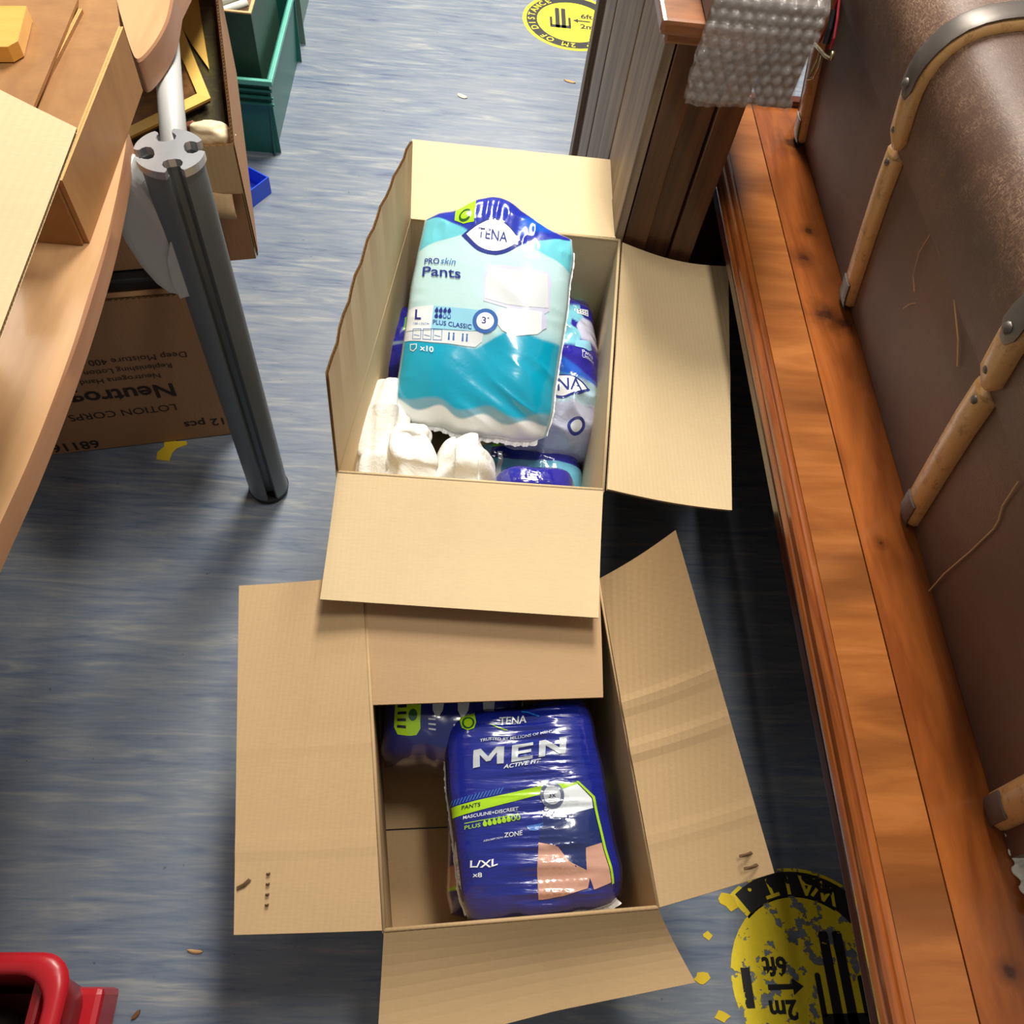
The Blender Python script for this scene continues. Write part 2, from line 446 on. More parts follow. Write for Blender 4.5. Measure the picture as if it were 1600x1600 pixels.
# rear flap
a, b = at(962, 373, Z1 + .001), at(642, 343, Z1 + .001)
panel('rear_flap', (a, b, at(644, 219, .375), at(957, 251, .375)), T1, CARD1, disp=lambda u, v: .003 * math.sin(math.pi * v) + crease(u, v, .06, .03, .003, 1))
# right flap: arched, ends below the bench lip
a, b = at(948, 765, Z1 + .001), at(972, 380, Z1 + .001)
panel('side_flap', (a, b, at(1142, 410, .335), at(1146, 795, .325)), T1, CARD1, nv=12, disp=lambda u, v: .020 * math.sin(math.pi * v * .8) * (.55 + .45 * u) + crease(u, v, .50, .010, .0016))
# left flap: stands almost upright
a, b = Vector((RL.x, RL.y, Z1 + .001)), Vector((FL.x, FL.y, Z1 + .001))
panel('side_flap', (a, b, on(512, 583, 1, FL.y + .005), on(643, 220, 1, RL.y - .01)), T1, CARD1, nu=20, nv=6,
      disp=lambda u, v: .010 * math.sin(math.pi * u) * v + .0015 * math.sin(40 * u) * v)

# ================================================================== lower carton
Z2 = .30
T2 = thing('open_carton', 'smaller open cardboard carton holding dark blue packs, nearest the viewer', 'cardboard box', (.1, .29, 0), 'open cardboard cartons on the floor')
gFL, gFR, gRR, gRL = at(600, 1454, Z2), at(1028, 1418, Z2), at(935, 905, Z2), at(568, 900, Z2)
C2 = [(p.x, p.y) for p in (gFL, gFR, gRR, gRL)]
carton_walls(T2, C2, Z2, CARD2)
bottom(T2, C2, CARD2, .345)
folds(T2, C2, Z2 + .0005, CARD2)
def flapL(u, v): return -.002 * math.exp(-((u - .30) / .012) ** 2) - .0016 * math.exp(-((u - .76) / .01) ** 2) + .004 * math.sin(math.pi * v)
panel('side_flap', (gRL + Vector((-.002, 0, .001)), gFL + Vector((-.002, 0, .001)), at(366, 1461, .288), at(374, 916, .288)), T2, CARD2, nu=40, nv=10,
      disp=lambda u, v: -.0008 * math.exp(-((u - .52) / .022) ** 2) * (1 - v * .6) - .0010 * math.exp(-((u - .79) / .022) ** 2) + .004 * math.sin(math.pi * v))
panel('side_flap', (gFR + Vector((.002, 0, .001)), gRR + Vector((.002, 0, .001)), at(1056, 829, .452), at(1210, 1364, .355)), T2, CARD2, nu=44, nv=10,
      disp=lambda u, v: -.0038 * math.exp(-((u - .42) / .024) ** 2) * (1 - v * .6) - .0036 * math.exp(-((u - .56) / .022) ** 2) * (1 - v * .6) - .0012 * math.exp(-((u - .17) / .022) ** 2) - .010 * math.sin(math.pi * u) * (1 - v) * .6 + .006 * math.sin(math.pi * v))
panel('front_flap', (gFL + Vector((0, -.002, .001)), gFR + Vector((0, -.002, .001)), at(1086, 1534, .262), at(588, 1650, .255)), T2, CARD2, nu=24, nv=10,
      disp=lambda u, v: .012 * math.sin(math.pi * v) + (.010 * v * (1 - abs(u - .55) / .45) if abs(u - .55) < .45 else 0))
panel('rear_flap', (at(936, 912, Z2 + .001), at(570, 905, Z2 + .001), at(581, 1102, .292), at(942, 1090, .292)), T2, CARD4, nu=20, nv=8,
      disp=lambda u, v: .003 * math.sin(math.pi * v) )
# torn tape marks and punch holes on the flaps
TM = m_plain('torn_paper_liner', (186, 152, 106), .9); HM = m_plain('hole_shadow_board', (92, 66, 40), .9)
def tear(T, c, a, n, L, w, gap, m, N=Vector((0, 0, 1))):
    b = MB()
    for i in range(n):
        o = Vector((-math.sin(a), math.cos(a), 0)) * (gap * (i - (n - 1) / 2)); q = c + o
        ex = Vector((math.cos(a), math.sin(a), 0)) * L / 2; ey = Vector((-math.sin(a), math.cos(a), 0)) * w / 2
        b.add([q - ex - ey * .5, q - ey, q + ex - ey * .3, q + ex * .8 + ey, q + ey * .6, q - ex * .9 + ey * .8, q + Vector((0, 0, .002))], [(0, 1, 6), (1, 2, 6), (2, 3, 6), (3, 4, 6), (4, 5, 6), (5, 0, 6)])
    return b.build('torn_punch_mark', m, T)
tear(T2, at(418, 1390, .2935), .1, 4, .005, .004, .011, HM)
tear(T2, at(381, 1382, .292), .6, 1, .018, .006, .01, HM)
tear(T2, at(1170, 1345, .353), .25, 2, .020, .005, .014, HM)

# ================================================================== soft packs
def frame_from(x, z):
    z = Vector(z).normalized(); x = Vector(x); x = (x - z * x.dot(z)).normalized(); y = z.cross(x)
    return x, y, z
class Pack:
    def __init__(s, cen, x, z, Wd, Ht, Th, wr, n=4.0, m=2.4, ears=.02, sag=None):
        s.c = Vector(cen); s.X, s.Y, s.Z = frame_from(x, z); s.W, s.H, s.T = Wd, Ht, Th; s.wr = wr; s.n = n; s.m = m; s.ears = ears; s.sag = sag
    def loc(s, u, v, side=1):
        u = np.asarray(u, float); v = np.asarray(v, float)
        pr = np.power(np.clip(1 - np.abs(u) ** s.n, 0, 1), 1 / s.m) * np.power(np.clip(1 - np.abs(v) ** s.n, 0, 1), 1 / s.m)
        x = s.W / 2 * u * (1 + s.ears * (v ** 4) * -1 + .0); y = s.H / 2 * v * (1 - s.ears * u ** 4)
        x = x + .004 * (vn(v * 4 + 3, u * 2 + 9, 3) - .5); y = y + .008 * (vn(u * 5 + 3, v * 2 + 9, 4) - .5) * np.abs(v)
        z = side * s.T / 2 * pr
        edge = np.clip(pr * 1.6, 0, 1)
        z = z + side * s.wr(x, y, u, v) * edge
        if s.sag: z = z + s.sag(u, v)
        return x, y, z
    def world(s, u, v, side=1, off=0.0):
        x, y, z = s.loc(u, v, side); z = z + off
        X, Y, Z = np.array(s.X), np.array(s.Y), np.array(s.Z)
        return np.array(s.c) + x[..., None] * X + y[..., None] * Y + z[..., None] * Z
    def body(s, name, parent, mat, color, nu=120, nv=150):
        a = np.linspace(-1, 1, nu + 1); b = np.linspace(-1, 1, nv + 1)
        A = np.sign(a) * (1 - (1 - np.abs(a)) ** 1.7); B = np.sign(b) * (1 - (1 - np.abs(b)) ** 1.7)
        U, V = np.meshgrid(A, B)
        top = s.world(U, V, 1); bot = s.world(U, V, -1); m = MB(); m.v = []
        n = (nu + 1) * (nv + 1)
        verts = np.concatenate([top.reshape(-1, 3), bot.reshape(-1, 3)])
        idx = np.arange(n).reshape(nv + 1, nu + 1)
        q = np.stack([idx[:-1, :-1], idx[:-1, 1:], idx[1:, 1:], idx[1:, :-1]], -1).reshape(-1, 4)
        q2 = (q + n)[:, ::-1]
        m.v = verts.tolist(); m.f = [tuple(t) for t in q.tolist()] + [tuple(t) for t in q2.tolist()]; m.mi = [0] * len(m.f)
        o = m.build(name, mat, parent, smooth=True)
        c1 = color(U, V, 1).reshape(-1, 3); c2 = color(U, V, -1).reshape(-1, 3)
        c = np.concatenate([np.concatenate([c1, c2]), np.ones((2 * n, 1))], 1)
        at_ = o.data.color_attributes.new('print', 'FLOAT_COLOR', 'POINT'); at_.data.foreach_set('color', c.ravel())
        return o
    def decals(s, name, parent, items, L=.006):
        """items: (v2d,f2d,matIndexMaterial,layer) with 2D coordinates in (u,v) units"""
        mats = []; m = MB()
        for v, f, mt, lay in items:
            if mt not in mats: mats.append(mt)
            v = [(a * s.W / 2, b * s.H / 2) for a, b in v]
            v, f = refine(v, f, L)
            if not v: continue
            U = np.array([q[0] for q in v]) / (s.W / 2); V = np.array([q[1] for q in v]) / (s.H / 2)
            P = s.world(np.clip(U, -1, 1), np.clip(V, -1, 1), 1, .0006 + .00035 * lay)
            m.cur = mats.index(mt); m.add(P.tolist(), f)
        o = m.build(name, mats, parent, smooth=True); o['kind'] = 'stuff'; return o
    def seam(s, name, parent, mat, pts, w=.006, th=.0010, jag=.25):
        """crimped fin outward along outline points (u,v)"""
        m = MB(); P = []
        pts = np.array(pts, float); n = 70
        t = np.linspace(0, len(pts) - 1, n); i0 = np.minimum(t.astype(int), len(pts) - 2); fr = (t - i0)[:, None]
        q = pts[i0] * (1 - fr) + pts[i0 + 1] * fr
        Pi = s.world(q[:, 0], q[:, 1], 1)
        rows = []
        for k in range(n):
            o = Vector((q[k, 0] * (abs(q[k, 0]) > .9), q[k, 1] * (abs(q[k, 1]) > .9), 0))
            d = (s.X * o.x + s.Y * o.y)
            if d.length < 1e-4: d = s.X
            d.normalize(); wob = jag * (.0018 * math.sin(k * 1.3) + .0012 * math.sin(k * 2.9))
            p = Vector(Pi[k]) - d * .002; zz = s.Z
            rows.append([p + zz * th, p + d * (w + wob) + zz * (th + wob), p + d * (w + wob) + zz * (wob - th), p - zz * th, p + zz * th])
        m.grid(rows); return m.build(name, mat, parent)

def cc(c): return np.array(lin(c)[:3])
def zone(base, masks):
    col = np.zeros(base[0].shape + (3,)); col[...] = base[1]
    for mk, c in masks: col = np.where(mk[..., None], c, col)
    return col
FILM = m_film('printed_film', None, .2, .22, 22)
FILM_M = m_film('printed_film_ribbed', None, .2, .5, 9, (1.2, 11, 4))
FILM_X = m_film('printed_film_crumpled', None, .17, .75, 30)
WSEAM = m_plain('white_heat_seal', (236, 238, 240), .35)
def ink(name, c, r=.17):
    m_ = m_plain(name, c, r, 0, .02, 20, 0); b_ = m_.node_tree.nodes['Principled BSDF']; b_.inputs['Coat Weight'].default_value = 1; b_.inputs['Coat Roughness'].default_value = .05; return m_
I_WH = ink('white_ink', (240, 243, 246)); I_NAVY = ink('navy_ink', (38, 52, 140)); I_BLUE = ink('blue_ink', (60, 110, 185)); I_SKY = ink('sky_blue_ink', (150, 212, 238))
I_LIME = ink('lime_ink', (168, 214, 30)); I_GREY = ink('silver_ink', (190, 196, 202)); I_SKIN = ink('skin_tone_ink', (206, 158, 138)); I_LILAC = ink('lilac_ink', (214, 216, 240)); I_LG = ink('pale_grey_ink', (222, 228, 232))
I_DK = ink('dark_ink', (24, 28, 60)); I_BRIEF = ink('brief_navy_ink', (34, 48, 104)); I_AQ = ink('pale_aqua_ink', (190, 228, 232)); I_PALE = ink('whitish_aqua_ink', (206, 232, 240))

class Px:
    """affine map from positions read off the printed face to (u,v)"""
    def __init__(s, c, ux, vd, hw, hh): s.c, s.M = np.array(c), np.linalg.inv(np.array([[ux[0] * hw, -vd[0] * hh], [ux[1] * hw, -vd[1] * hh]]))
    def __call__(s, x, y): r = s.M @ (np.array([x, y]) - s.c); return float(r[0]), float(r[1])
def TF(pk, px, txt, x0, x1, y, h, bold=0, shear=0, slope=0.0):
    """lettering fitted between two positions read off the face; h = capital height there"""
    vv, f = text2d(txt, 1.0, bold, shear); X = [q[0] for q in vv]; a, b = min(X), max(X)
    out = []
    for q, r in vv:
        t_ = (q - a) / (b - a); out.append(px(x0 + (x1 - x0) * t_, y + slope * (x1 - x0) * t_ - (r) * h / .70))
    return out, f
def T(pk, txt, u, v, size, bold=0, shear=0, align='LEFT'):
    vv, f = text2d(txt, size, bold, shear, align)
    return [(u + x / (pk.W / 2), v + y / (pk.H / 2)) for x, y in vv], f
def EL(pk, u, v, rx, ry, n=26): return ell2d(u, v, rx / (pk.W / 2), ry / (pk.H / 2), n)
def drop(pk, u, v, s):
    p = [(0, 1.5), (.5, .6), (.8, 0), (.7, -.6), (.3, -.95), (-.3, -.95), (-.7, -.6), (-.8, 0), (-.5, .6)]
    return poly2d([(u + a * s / (pk.W / 2), v + b * s / (pk.H / 2)) for a, b in p])

# ---- light blue pack on top (upper carton)
def pack_light():
    tl, trr, br, bl = at(655, 322, .43), at(893, 362, .43), at(868, 672, .28), at(620, 640, .28)
    cen = (tl + trr + br + bl) / 4; x = (trr - tl) + (br - bl); y = (tl - bl) + (trr - br)
    Wd = ((trr - tl).length + (br - bl).length) / 2 * 1.03; Ht = ((tl - bl).length + (trr - br).length) / 2 * 1.10
    z = x.cross(y).normalized(); Th = .088
    def wr(X, Y, u, v):
        w = .0035 * (vn(u * 2 + 5, v * 2 + 5, 0) - .5) * 2
        lowr = np.clip((-v - .25) * 1.6, 0, 1)
        w = w + .0085 * lowr * (ridge((X + .5 * Y) * 12 + 2, (Y * 1.0 + X * .55) * 48 + 7, 1) - .5) * np.clip(.45 + u, 0, 1) + .0045 * np.exp(-((u - .35) / .4) ** 2 - ((v + .0) / .45) ** 2) * (ridge(X * 12, Y * 20 + X * 14, 3) - .5)
        w = w + .0095 * np.clip((v - .60) * 3, 0, 1) * (ridge(X * 24 + Y * 12 + 4, Y * 16 - X * 6 + 1, 2) - .5) + .004 * np.clip((v - .60) * 3, 0, 1) * (ridge(X * 60 + 4, Y * 30 + 1, 6) - .5)
        w = w + .003 * np.clip((np.abs(u) - .7) * 3, 0, 1) * (ridge(X * 10, Y * 40 + 3, 5) - .5)
        return w
    P = Pack(cen - z * (Th * .42), x, z, Wd, Ht, Th, wr, n=3.4, m=2.3, ears=.05)
    # the top end is gathered to a crest
    _loc = P.loc
    def loc2(u, v, side=1):
        X, Y, Z = _loc(u, v, side)
        Y = Y + .050 * np.clip((v - .6) / .4, 0, 1) ** 1.5 * (np.exp(-((u + .06) / .48) ** 2) - .22)
        return X, Y, Z
    P.loc = loc2
    Tn = thing('incontinence_pants_pack', 'light blue and teal pack of protective pants lying on top in the upper carton', 'pack', (cen.x, cen.y, .2), 'plastic packs of protective pants')
    navy, cyan, aqua, teal, wht = cc((30, 48, 170)), cc((110, 205, 220)), cc((196, 230, 233)), cc((0, 164, 200)), cc((228, 232, 232))
    blue2 = cc((20, 95, 205))
    def col(U, V, sd):
        au = np.abs(U); c = np.zeros(U.shape + (3,)); c[...] = aqua
        def over(c, x, k, w=.012):
            f = np.clip(x / w + .5, 0, 1)[..., None]; return c * (1 - f) + k * f
        bot = -.27 + .22 * np.clip((U + .05) * 2.5, 0, 1) - .05 * np.clip((U - .4) * 3, 0, 1)
        f = np.maximum(np.clip((bot - V) / .03, 0, 1), np.clip((bot + .10 - V) / .3, 0, 1) * (U > 0) * .8)[..., None]
        c = c * (1 - f) + teal * f
        c = over(c, V - .82 + .25 * au, cyan)
        c = over(c, V - .585 - .38 * au, navy)
        c = over(c, np.minimum(np.minimum(V - .68 - .38 * au, U - .25), .82 + .38 * au - V), blue2, .05)
        c = over(c, -.80 + .03 * np.sin(U * 9) - V, cc((120, 168, 186)), .03)
        c = over(c, -.865 + .03 * np.sin(U * 11) - V, wht, .02)
        if sd < 0: c = np.where((V > -.9)[..., None], cyan * .5 + wht * .5, c)
        return over(c, au - .965, cc((170, 205, 215)), .02)
    P.body('film_wrapper', Tn, FILM, col, 170, 210)
    px = Px((730, 825), (.995, .06), (-.115, .993), 478, 585)
    it = []
    def tx(s_, x0, x1, y, h, mt, bold=0, shear=0, lay=3):
        a, f = TF(P, px, s_, x0, x1, y, h, bold, shear, .06); it.append((a, f, mt, lay))
    def pl(pts, mt, lay=1): a, f = poly2d([px(*q) for q in pts]); it.append((a, f, mt, lay))
    # logo lens
    def lens(cx, cy, w, h):
        n = 14; up = [(cx + w * (2 * i / n - 1), cy - h * (1 - (2 * i / n - 1) ** 2)) for i in range(n + 1)]
        dn = [(cx + w * (1 - 2 * i / n), cy + h * (1 - (1 - 2 * i / n) ** 2)) for i in range(1, n)]
        return up + dn
    pl(lens(745, 408, 190, 76), I_NAVY, 0); pl(lens(748, 402, 165, 62), I_WH, 1)
    tx('TENA', 652, 832, 393, 40, I_NAVY)
    pl([(512, 195), (630, 160), (622, 350), (560, 352), (508, 322)], I_LIME, 0)
    for r_ in (34,): it.append((*EL(P, *px(568, 312), .010, .010), ink('dark_green_ink', (40, 90, 40)), 1)); it.append((*EL(P, *px(568, 312), .007, .006), I_LIME, 2))
    tx('PRO', 350, 438, 542, 31, I_NAVY, .01); tx('skin', 446, 535, 544, 34, I_BLUE, 0, .25)
    tx('Pants', 343, 565, 597, 50, I_NAVY, .012)
    # pants picture
    pl([(735, 542), (800, 536), (1090, 552), (1112, 600), (1105, 760), (1060, 790), (960, 770), (850, 770), (790, 758), (712, 742), (705, 600)], I_LILAC, 0)
    pl([(742, 555), (1085, 562), (1098, 745), (960, 755), (850, 752), (722, 728), (718, 620)], I_LG, 1)
    pl([(790, 800), (860, 770), (1060, 770), (1090, 800), (1088, 850), (1040, 890), (900, 915), (830, 890), (795, 850)], I_WH, 1)
    pl([(1062, 775), (1092, 795), (1092, 850), (1062, 868)], I_LILAC, 2)
    tx('TENA', 903, 945, 826, 11, I_BLUE)
    # size band
    pl([(268, 795), (300, 786), (420, 780), (410, 912), (255, 915)], I_WH, 1)
    pl([(420, 782), (700, 792), (700, 890), (660, 903), (412, 903)], I_SKY, 1)
    pl([(255, 922), (640, 905), (725, 905), (718, 955), (680, 985), (250, 972)], I_LG, 1)
    tx('L', 310, 348, 830, 52, I_NAVY, .03); tx('100-135CM', 302, 398, 876, 12, I_BLUE)
    tx('PLUS CLASSIC', 421, 652, 870, 24, I_NAVY, .008)
    for r_, ks in ((806, (1, 1, 1, 1)), (836, (1, 1, 0, 0))):
        for i, kk in enumerate(ks):
            u, v = px(440 + 25 * i, r_); a, f = drop(P, u, v, .0040); it.append((a, f, I_NAVY if r_ == 806 or kk else I_BLUE, 3))
            if not kk: a, f = drop(P, u, v, .0024); it.append((a, f, I_SKY, 4))
    u, v = px(730, 848)
    it.append((*EL(P, u, v, .021, .021), I_BLUE, 2)); it.append((*EL(P, u, v, .0145, .0145), I_WH, 3))
    tx('3', 710, 735, 846, 34, I_NAVY, .008, 0, 4); tx('x', 740, 754, 830, 14, I_NAVY, 0, 0, 4)
    for i in range(3):
        x0 = 300 + 63 * i
        for q in (((x0, 905), (x0 + 52, 905), (x0 + 52, 908), (x0, 908)), ((x0, 962), (x0 + 52, 962), (x0 + 52, 965), (x0, 965)), ((x0, 905), (x0 + 3, 905), (x0 + 3, 965), (x0, 965)), ((x0 + 50, 905), (x0 + 53, 905), (x0 + 53, 965), (x0 + 50, 965)), ((x0 + 8, 938), (x0 + 44, 944), (x0 + 44, 947), (x0 + 8, 941))): pl(list(q), I_BLUE, 2)
    for x0 in (520, 548, 603, 628):
        pl([(x0 - 6, 960), (x0 - 4, 930), (x0 + 4, 930), (x0 + 6, 960)], I_BLUE, 2); it.append((*EL(P, *px(x0, 924), .0016, .0018, 8), I_BLUE, 2))
    pl([(288, 992), (330, 990), (330, 1015), (310, 1034), (290, 1025)], I_WH, 1); pl([(293, 997), (325, 995), (325, 1012), (309, 1028), (294, 1021)], ink('teal_ink', (10, 150, 180)), 2)
    tx('x10', 350, 432, 1012, 28, I_WH, .02)
    P.decals('printed_design', Tn, it)
    P.seam('side_seal', Tn, WSEAM, [(1, .85), (1, .3), (1, -.4), (1, -.98)], .004)
    P.seam('bottom_seal', Tn, WSEAM, [(.9, -1), (0, -1), (-.8, -1)], .010, .0012, .8)
    return P
pack_light()

# ---- dark blue pack on top (lower carton)
def pack_dark():
    tl, trr, br, bl = at(690, 1128, .255), at(907, 1092, .275), at(980, 1404, .262), at(738, 1440, .242)
    cen = (tl + trr + br + bl) / 4; x = (trr - tl) + (br - bl); y = (tl - bl) + (trr - br); z = x.cross(y).normalized()
    Wd = ((trr - tl).length + (br - bl).length) / 2 * 1.11; Ht = ((tl - bl).length + (trr - br).length) / 2 * 1.08; cen = cen + Vector((0, .004, .004)); Th = .098
    def wr(X, Y, u, v):
        w = .003 * (vn(u * 2 + 1, v * 3 + 2, 6) - .5) * 2
        m_ = np.clip(1.15 - np.abs(u - .12) * 1.3, 0, 1)
        w = w + .0058 * m_ * (ridge(X * 8 + 2, Y * 78 + X * 8 + 7, 1) - .5) + .0016 * m_ * (ridge(X * 14 + 2, Y * 190 + X * 16 + 7, 4) - .5)
        w = w + .0030 * np.clip((-v - .55) * 2.5, 0, 1) * (ridge(X * 16 + 9, Y * 60 - X * 10 + 3, 2) - .5)
        w = w + .0025 * np.clip((np.abs(u) - .75) * 4, 0, 1) * (ridge(X * 12, Y * 60 + 3, 5) - .5)
        return w
    P = Pack(cen - z * (Th * .44), x, z, Wd, Ht, Th, wr, n=5, m=2.6, ears=.06)
    Tn = thing('incontinence_pants_pack', 'dark blue pack for men with silver MEN lettering on top in the lower carton', 'pack', (cen.x, cen.y, .17), 'plastic packs of protective pants')
    navy, dk = cc((22, 36, 132)), cc((18, 24, 74))
    def col(U, V, sd):
        c = np.zeros(U.shape + (3,)); c[...] = navy
        c = np.where((np.abs(U) > .93)[..., None], dk, c)
        c = np.where(((np.abs(V) > .985))[..., None], dk, c)
        if sd < 0: c[...] = dk
        return c
    P.body('film_wrapper', Tn, FILM_M, col, 150, 230)
    px = Px((935, 705), (.985, -.165), (.165, .985), 422, 585)
    it = []
    def tx(s_, x0, x1, y, h, mt, bold=0, shear=0, lay=3, slope=-.17):
        a, f = TF(P, px, s_, x0, x1, y, h, bold, shear, slope); it.append((a, f, mt, lay))
    def pl(pts, mt, lay=1): a, f = poly2d([px(*q) for q in pts]); it.append((a, f, mt, lay))
    pl([(520, 160), (604, 146), (628, 270), (618, 305), (585, 316), (552, 300), (540, 270)], I_LIME)
    it.append((*EL(P, *px(584, 268), .0085, .009), ink('dark_green_ink', (30, 90, 50)), 2)); it.append((*EL(P, *px(584, 268), .0062, .0066), I_LIME, 3))
    tx('TENA', 752, 900, 262, 46, I_LG, .015)
    n = 12
    arcU = [(710 + 265 * i / n, 205 - 30 * math.sin(math.pi * min(1, i / n * 1.15)) + 12 * (i / n) ** 3) for i in range(n + 1)]
    pl([(870, 182), (905, 186), (945, 205), (975, 222), (970, 226), (940, 211), (903, 193), (870, 188)], ink('bright_blue_ink', (30, 130, 230)), 2)
    pl([(700, 285), (730, 292), (800, 308), (800, 313), (728, 298)], I_LIME, 2)
    tx('TRUSTED BY MILLIONS OF MEN*', 660, 1042, 384, 15, I_LG, .012)
    for x0, x1, pts in ((632, 790, ((0, 0), (0, 1), (.24, 1), (.5, .48), (.76, 1), (1, 1), (1, 0), (.78, 0), (.78, .66), (.57, .22), (.43, .22), (.22, .66), (.22, 0))),
                        (830, 940, ((0, 0), (0, 1), (1, 1), (1, .80), (.30, .80), (.30, .61), (.92, .61), (.92, .42), (.30, .42), (.30, .20), (1, .20), (1, 0))),
                        (972, 1112, ((0, 0), (0, 1), (.24, 1), (.76, .38), (.76, 1), (1, 1), (1, 0), (.78, 0), (.24, .64), (.24, 0)))):
        pl([(x0 + (x1 - x0) * a, 532 - (x0 + (x1 - x0) * a - 632) * .185 - b * 96 + a * 0) for a, b in pts], I_GREY, 3)
    tx('ACTIVE FIT', 788, 985, 522, 21, I_LG, .025, .2)
    pl([(515, 738), (1035, 618), (1178, 603), (1183, 612), (1060, 655), (525, 798)], I_LIME)
    for i in range(16):
        x0 = 520 + 17 * i; y0 = 730 - 4.0 * i
        pl([(x0, y0), (x0 + 7, y0 - 2), (x0 + 20, y0 - 36), (x0 + 13, y0 - 34)], I_BLUE)
    tx('PANTS', 588, 684, 742, 21, I_DK, .01)
    tx('MASCULINE+DISCREET', 598, 880, 795, 17, I_LG, .015); pl([(606, 822), (880, 775), (880, 778), (606, 826)], I_LIME)
    tx('PLUS', 608, 690, 848, 20, I_LIME, .01)
    for i in range(8):
        u, v = px(712 + 24 * i, 826 - 5 * i); a, f = drop(P, u, v, .0036); it.append((a, f, I_LIME, 3))
        if i > 5: a, f = drop(P, u, v, .0022); it.append((a, f, I_BRIEF, 4))
    tx('ABSORPTION', 708, 805, 915, 9, I_LG); tx('ZONE', 812, 905, 888, 24, I_LG, .015)
    pl([(925, 838), (1010, 822), (1010, 845), (975, 862), (940, 860)], I_BLUE)
    tx('L/XL', 645, 780, 1046, 36, I_WH, .02); tx('x8', 660, 704, 1100, 24, I_WH, .012)
    pl([(1050, 662), (1180, 612), (1252, 690), (1262, 742), (1130, 775), (1012, 745), (1030, 700)], I_LG, 1)
    pl([(1012, 745), (1130, 775), (1262, 742), (1305, 925), (1225, 945), (1215, 1060), (1140, 1020), (1085, 950), (985, 920), (1000, 830)], I_BRIEF, 1)
    pl([(985, 920), (1085, 950), (1140, 1010), (1240, 1065), (1230, 1140), (1110, 1180), (985, 1195), (978, 1050)], I_SKIN, 2)
    pl([(1225, 945), (1305, 922), (1350, 1120), (1262, 1145), (1222, 1060)], I_SKIN, 2)
    pl([(1172, 598), (1184, 596), (1268, 680), (1368, 1128), (1356, 1130), (1256, 686)], I_LIME, 3)
    u, v = px(1050, 676); it.append((*EL(P, u, v, .0155, .0165), ink('slate_ink', (96, 104, 130)), 3)); it.append((*EL(P, u, v, .011, .0115), I_GREY, 4)); tx('3x', 1032, 1068, 680, 24, I_DK, .01, 0, 5)
    P.decals('printed_design', Tn, it, .005)
    # barcode on the left side of the pack
    bits = []
    for i in range(18):
        v0 = -.28 - .022 * i; h_ = .006 + .006 * ((i * 7) % 3)
        bits.append((*poly2d([(-.993, v0), (-.962, v0), (-.962, v0 - h_), (-.993, v0 - h_)]), I_DK, 2))
    bits.append((*poly2d([(-.996, -.25), (-.955, -.25), (-.955, -.70), (-.996, -.70)]), I_WH, 0))
    P.decals('barcode', Tn, bits, .01)
    P.seam('side_seal', Tn, WSEAM, [(-1, .75), (-1, 0), (-1, -.95)], .004)
    P.seam('bottom_seal', Tn, WSEAM, [(-.25, -1), (.3, -1), (.92, -1)], .010)
pack_dark()

def simple_pack(label, cen, x, z, Wd, Ht, Th, col, mat, amp=.003, f=(14, 40), n=4, m=2.4, extra=None, loc=None, nu=70, nv=90):
    def wr(X, Y, u, v): return amp * 2 * (ridge(X * f[0] + 3, Y * f[1] + X * 9 + 5, 1) - .5) + amp * (vn(X * 60, Y * 60, 2) - .5)
    P = Pack(cen, x, z, Wd, Ht, Th, wr, n=n, m=m, ears=.05)
    Tn = thing('incontinence_pants_pack', label, 'pack', loc or (cen[0], cen[1], max(0.0, cen[2] - Th / 2)), 'plastic packs of protective pants')
    P.body('film_wrapper', Tn, mat, col, nu, nv)
    if extra: extra(P, Tn)
    return P
# lower carton: standing pack at the rear left
def col_nv(U, V, sd):
    c = np.zeros(U.shape + (3,)); c[...] = cc((20, 32, 112)); return np.where((np.abs(V) > .9)[..., None], cc((24, 34, 96)), c)
def ex(P, Tn):
    # print on the pack's upward face (local +Z)
    it = []
    it.append((*poly2d([(-.80, .55), (-.80, -.42), (-.75, -.55), (-.50, -.55), (-.45, -.45), (-.45, .55)]), I_LIME, 0))
    it.append((*poly2d([(-.60, .5), (-.50, .5), (-.50, .15), (-.60, .15)]), I_BLUE, 1))
    it.append((*EL(P, -.55, -.2, .006, .008), ink('dark_green_ink', (30, 90, 50)), 1))
    for k in range(5): it.append((*poly2d([(-.76, .1 - .12 * k), (-.64, .1 - .12 * k), (-.64, .05 - .12 * k), (-.76, .05 - .12 * k)]), I_DK, 1))
    for u0 in (-.22, .12, .46):
        it.append((*poly2d([(u0 - .09, .25), (u0 + .09, .25), (u0 + .07, -.1), (u0 + .02, -.22), (u0 - .02, -.22), (u0 - .07, -.1)]), I_GREY, 0))
        for k in range(3): it.append((*poly2d([(u0 - .12, -.25 - .09 * k), (u0 - .02, -.25 - .09 * k), (u0 - .02, -.28 - .09 * k), (u0 - .12, -.28 - .09 * k)]), I_GREY, 0))
    P.decals('printed_design', Tn, it, .01)
simple_pack('navy pack with green tag, standing upright at the rear left of the lower carton', (.030, .355, .128), (1, 0, 0), (0, -.12, 1), .205, .155, .245, col_nv, FILM, .002, n=6, m=3.2, extra=ex)
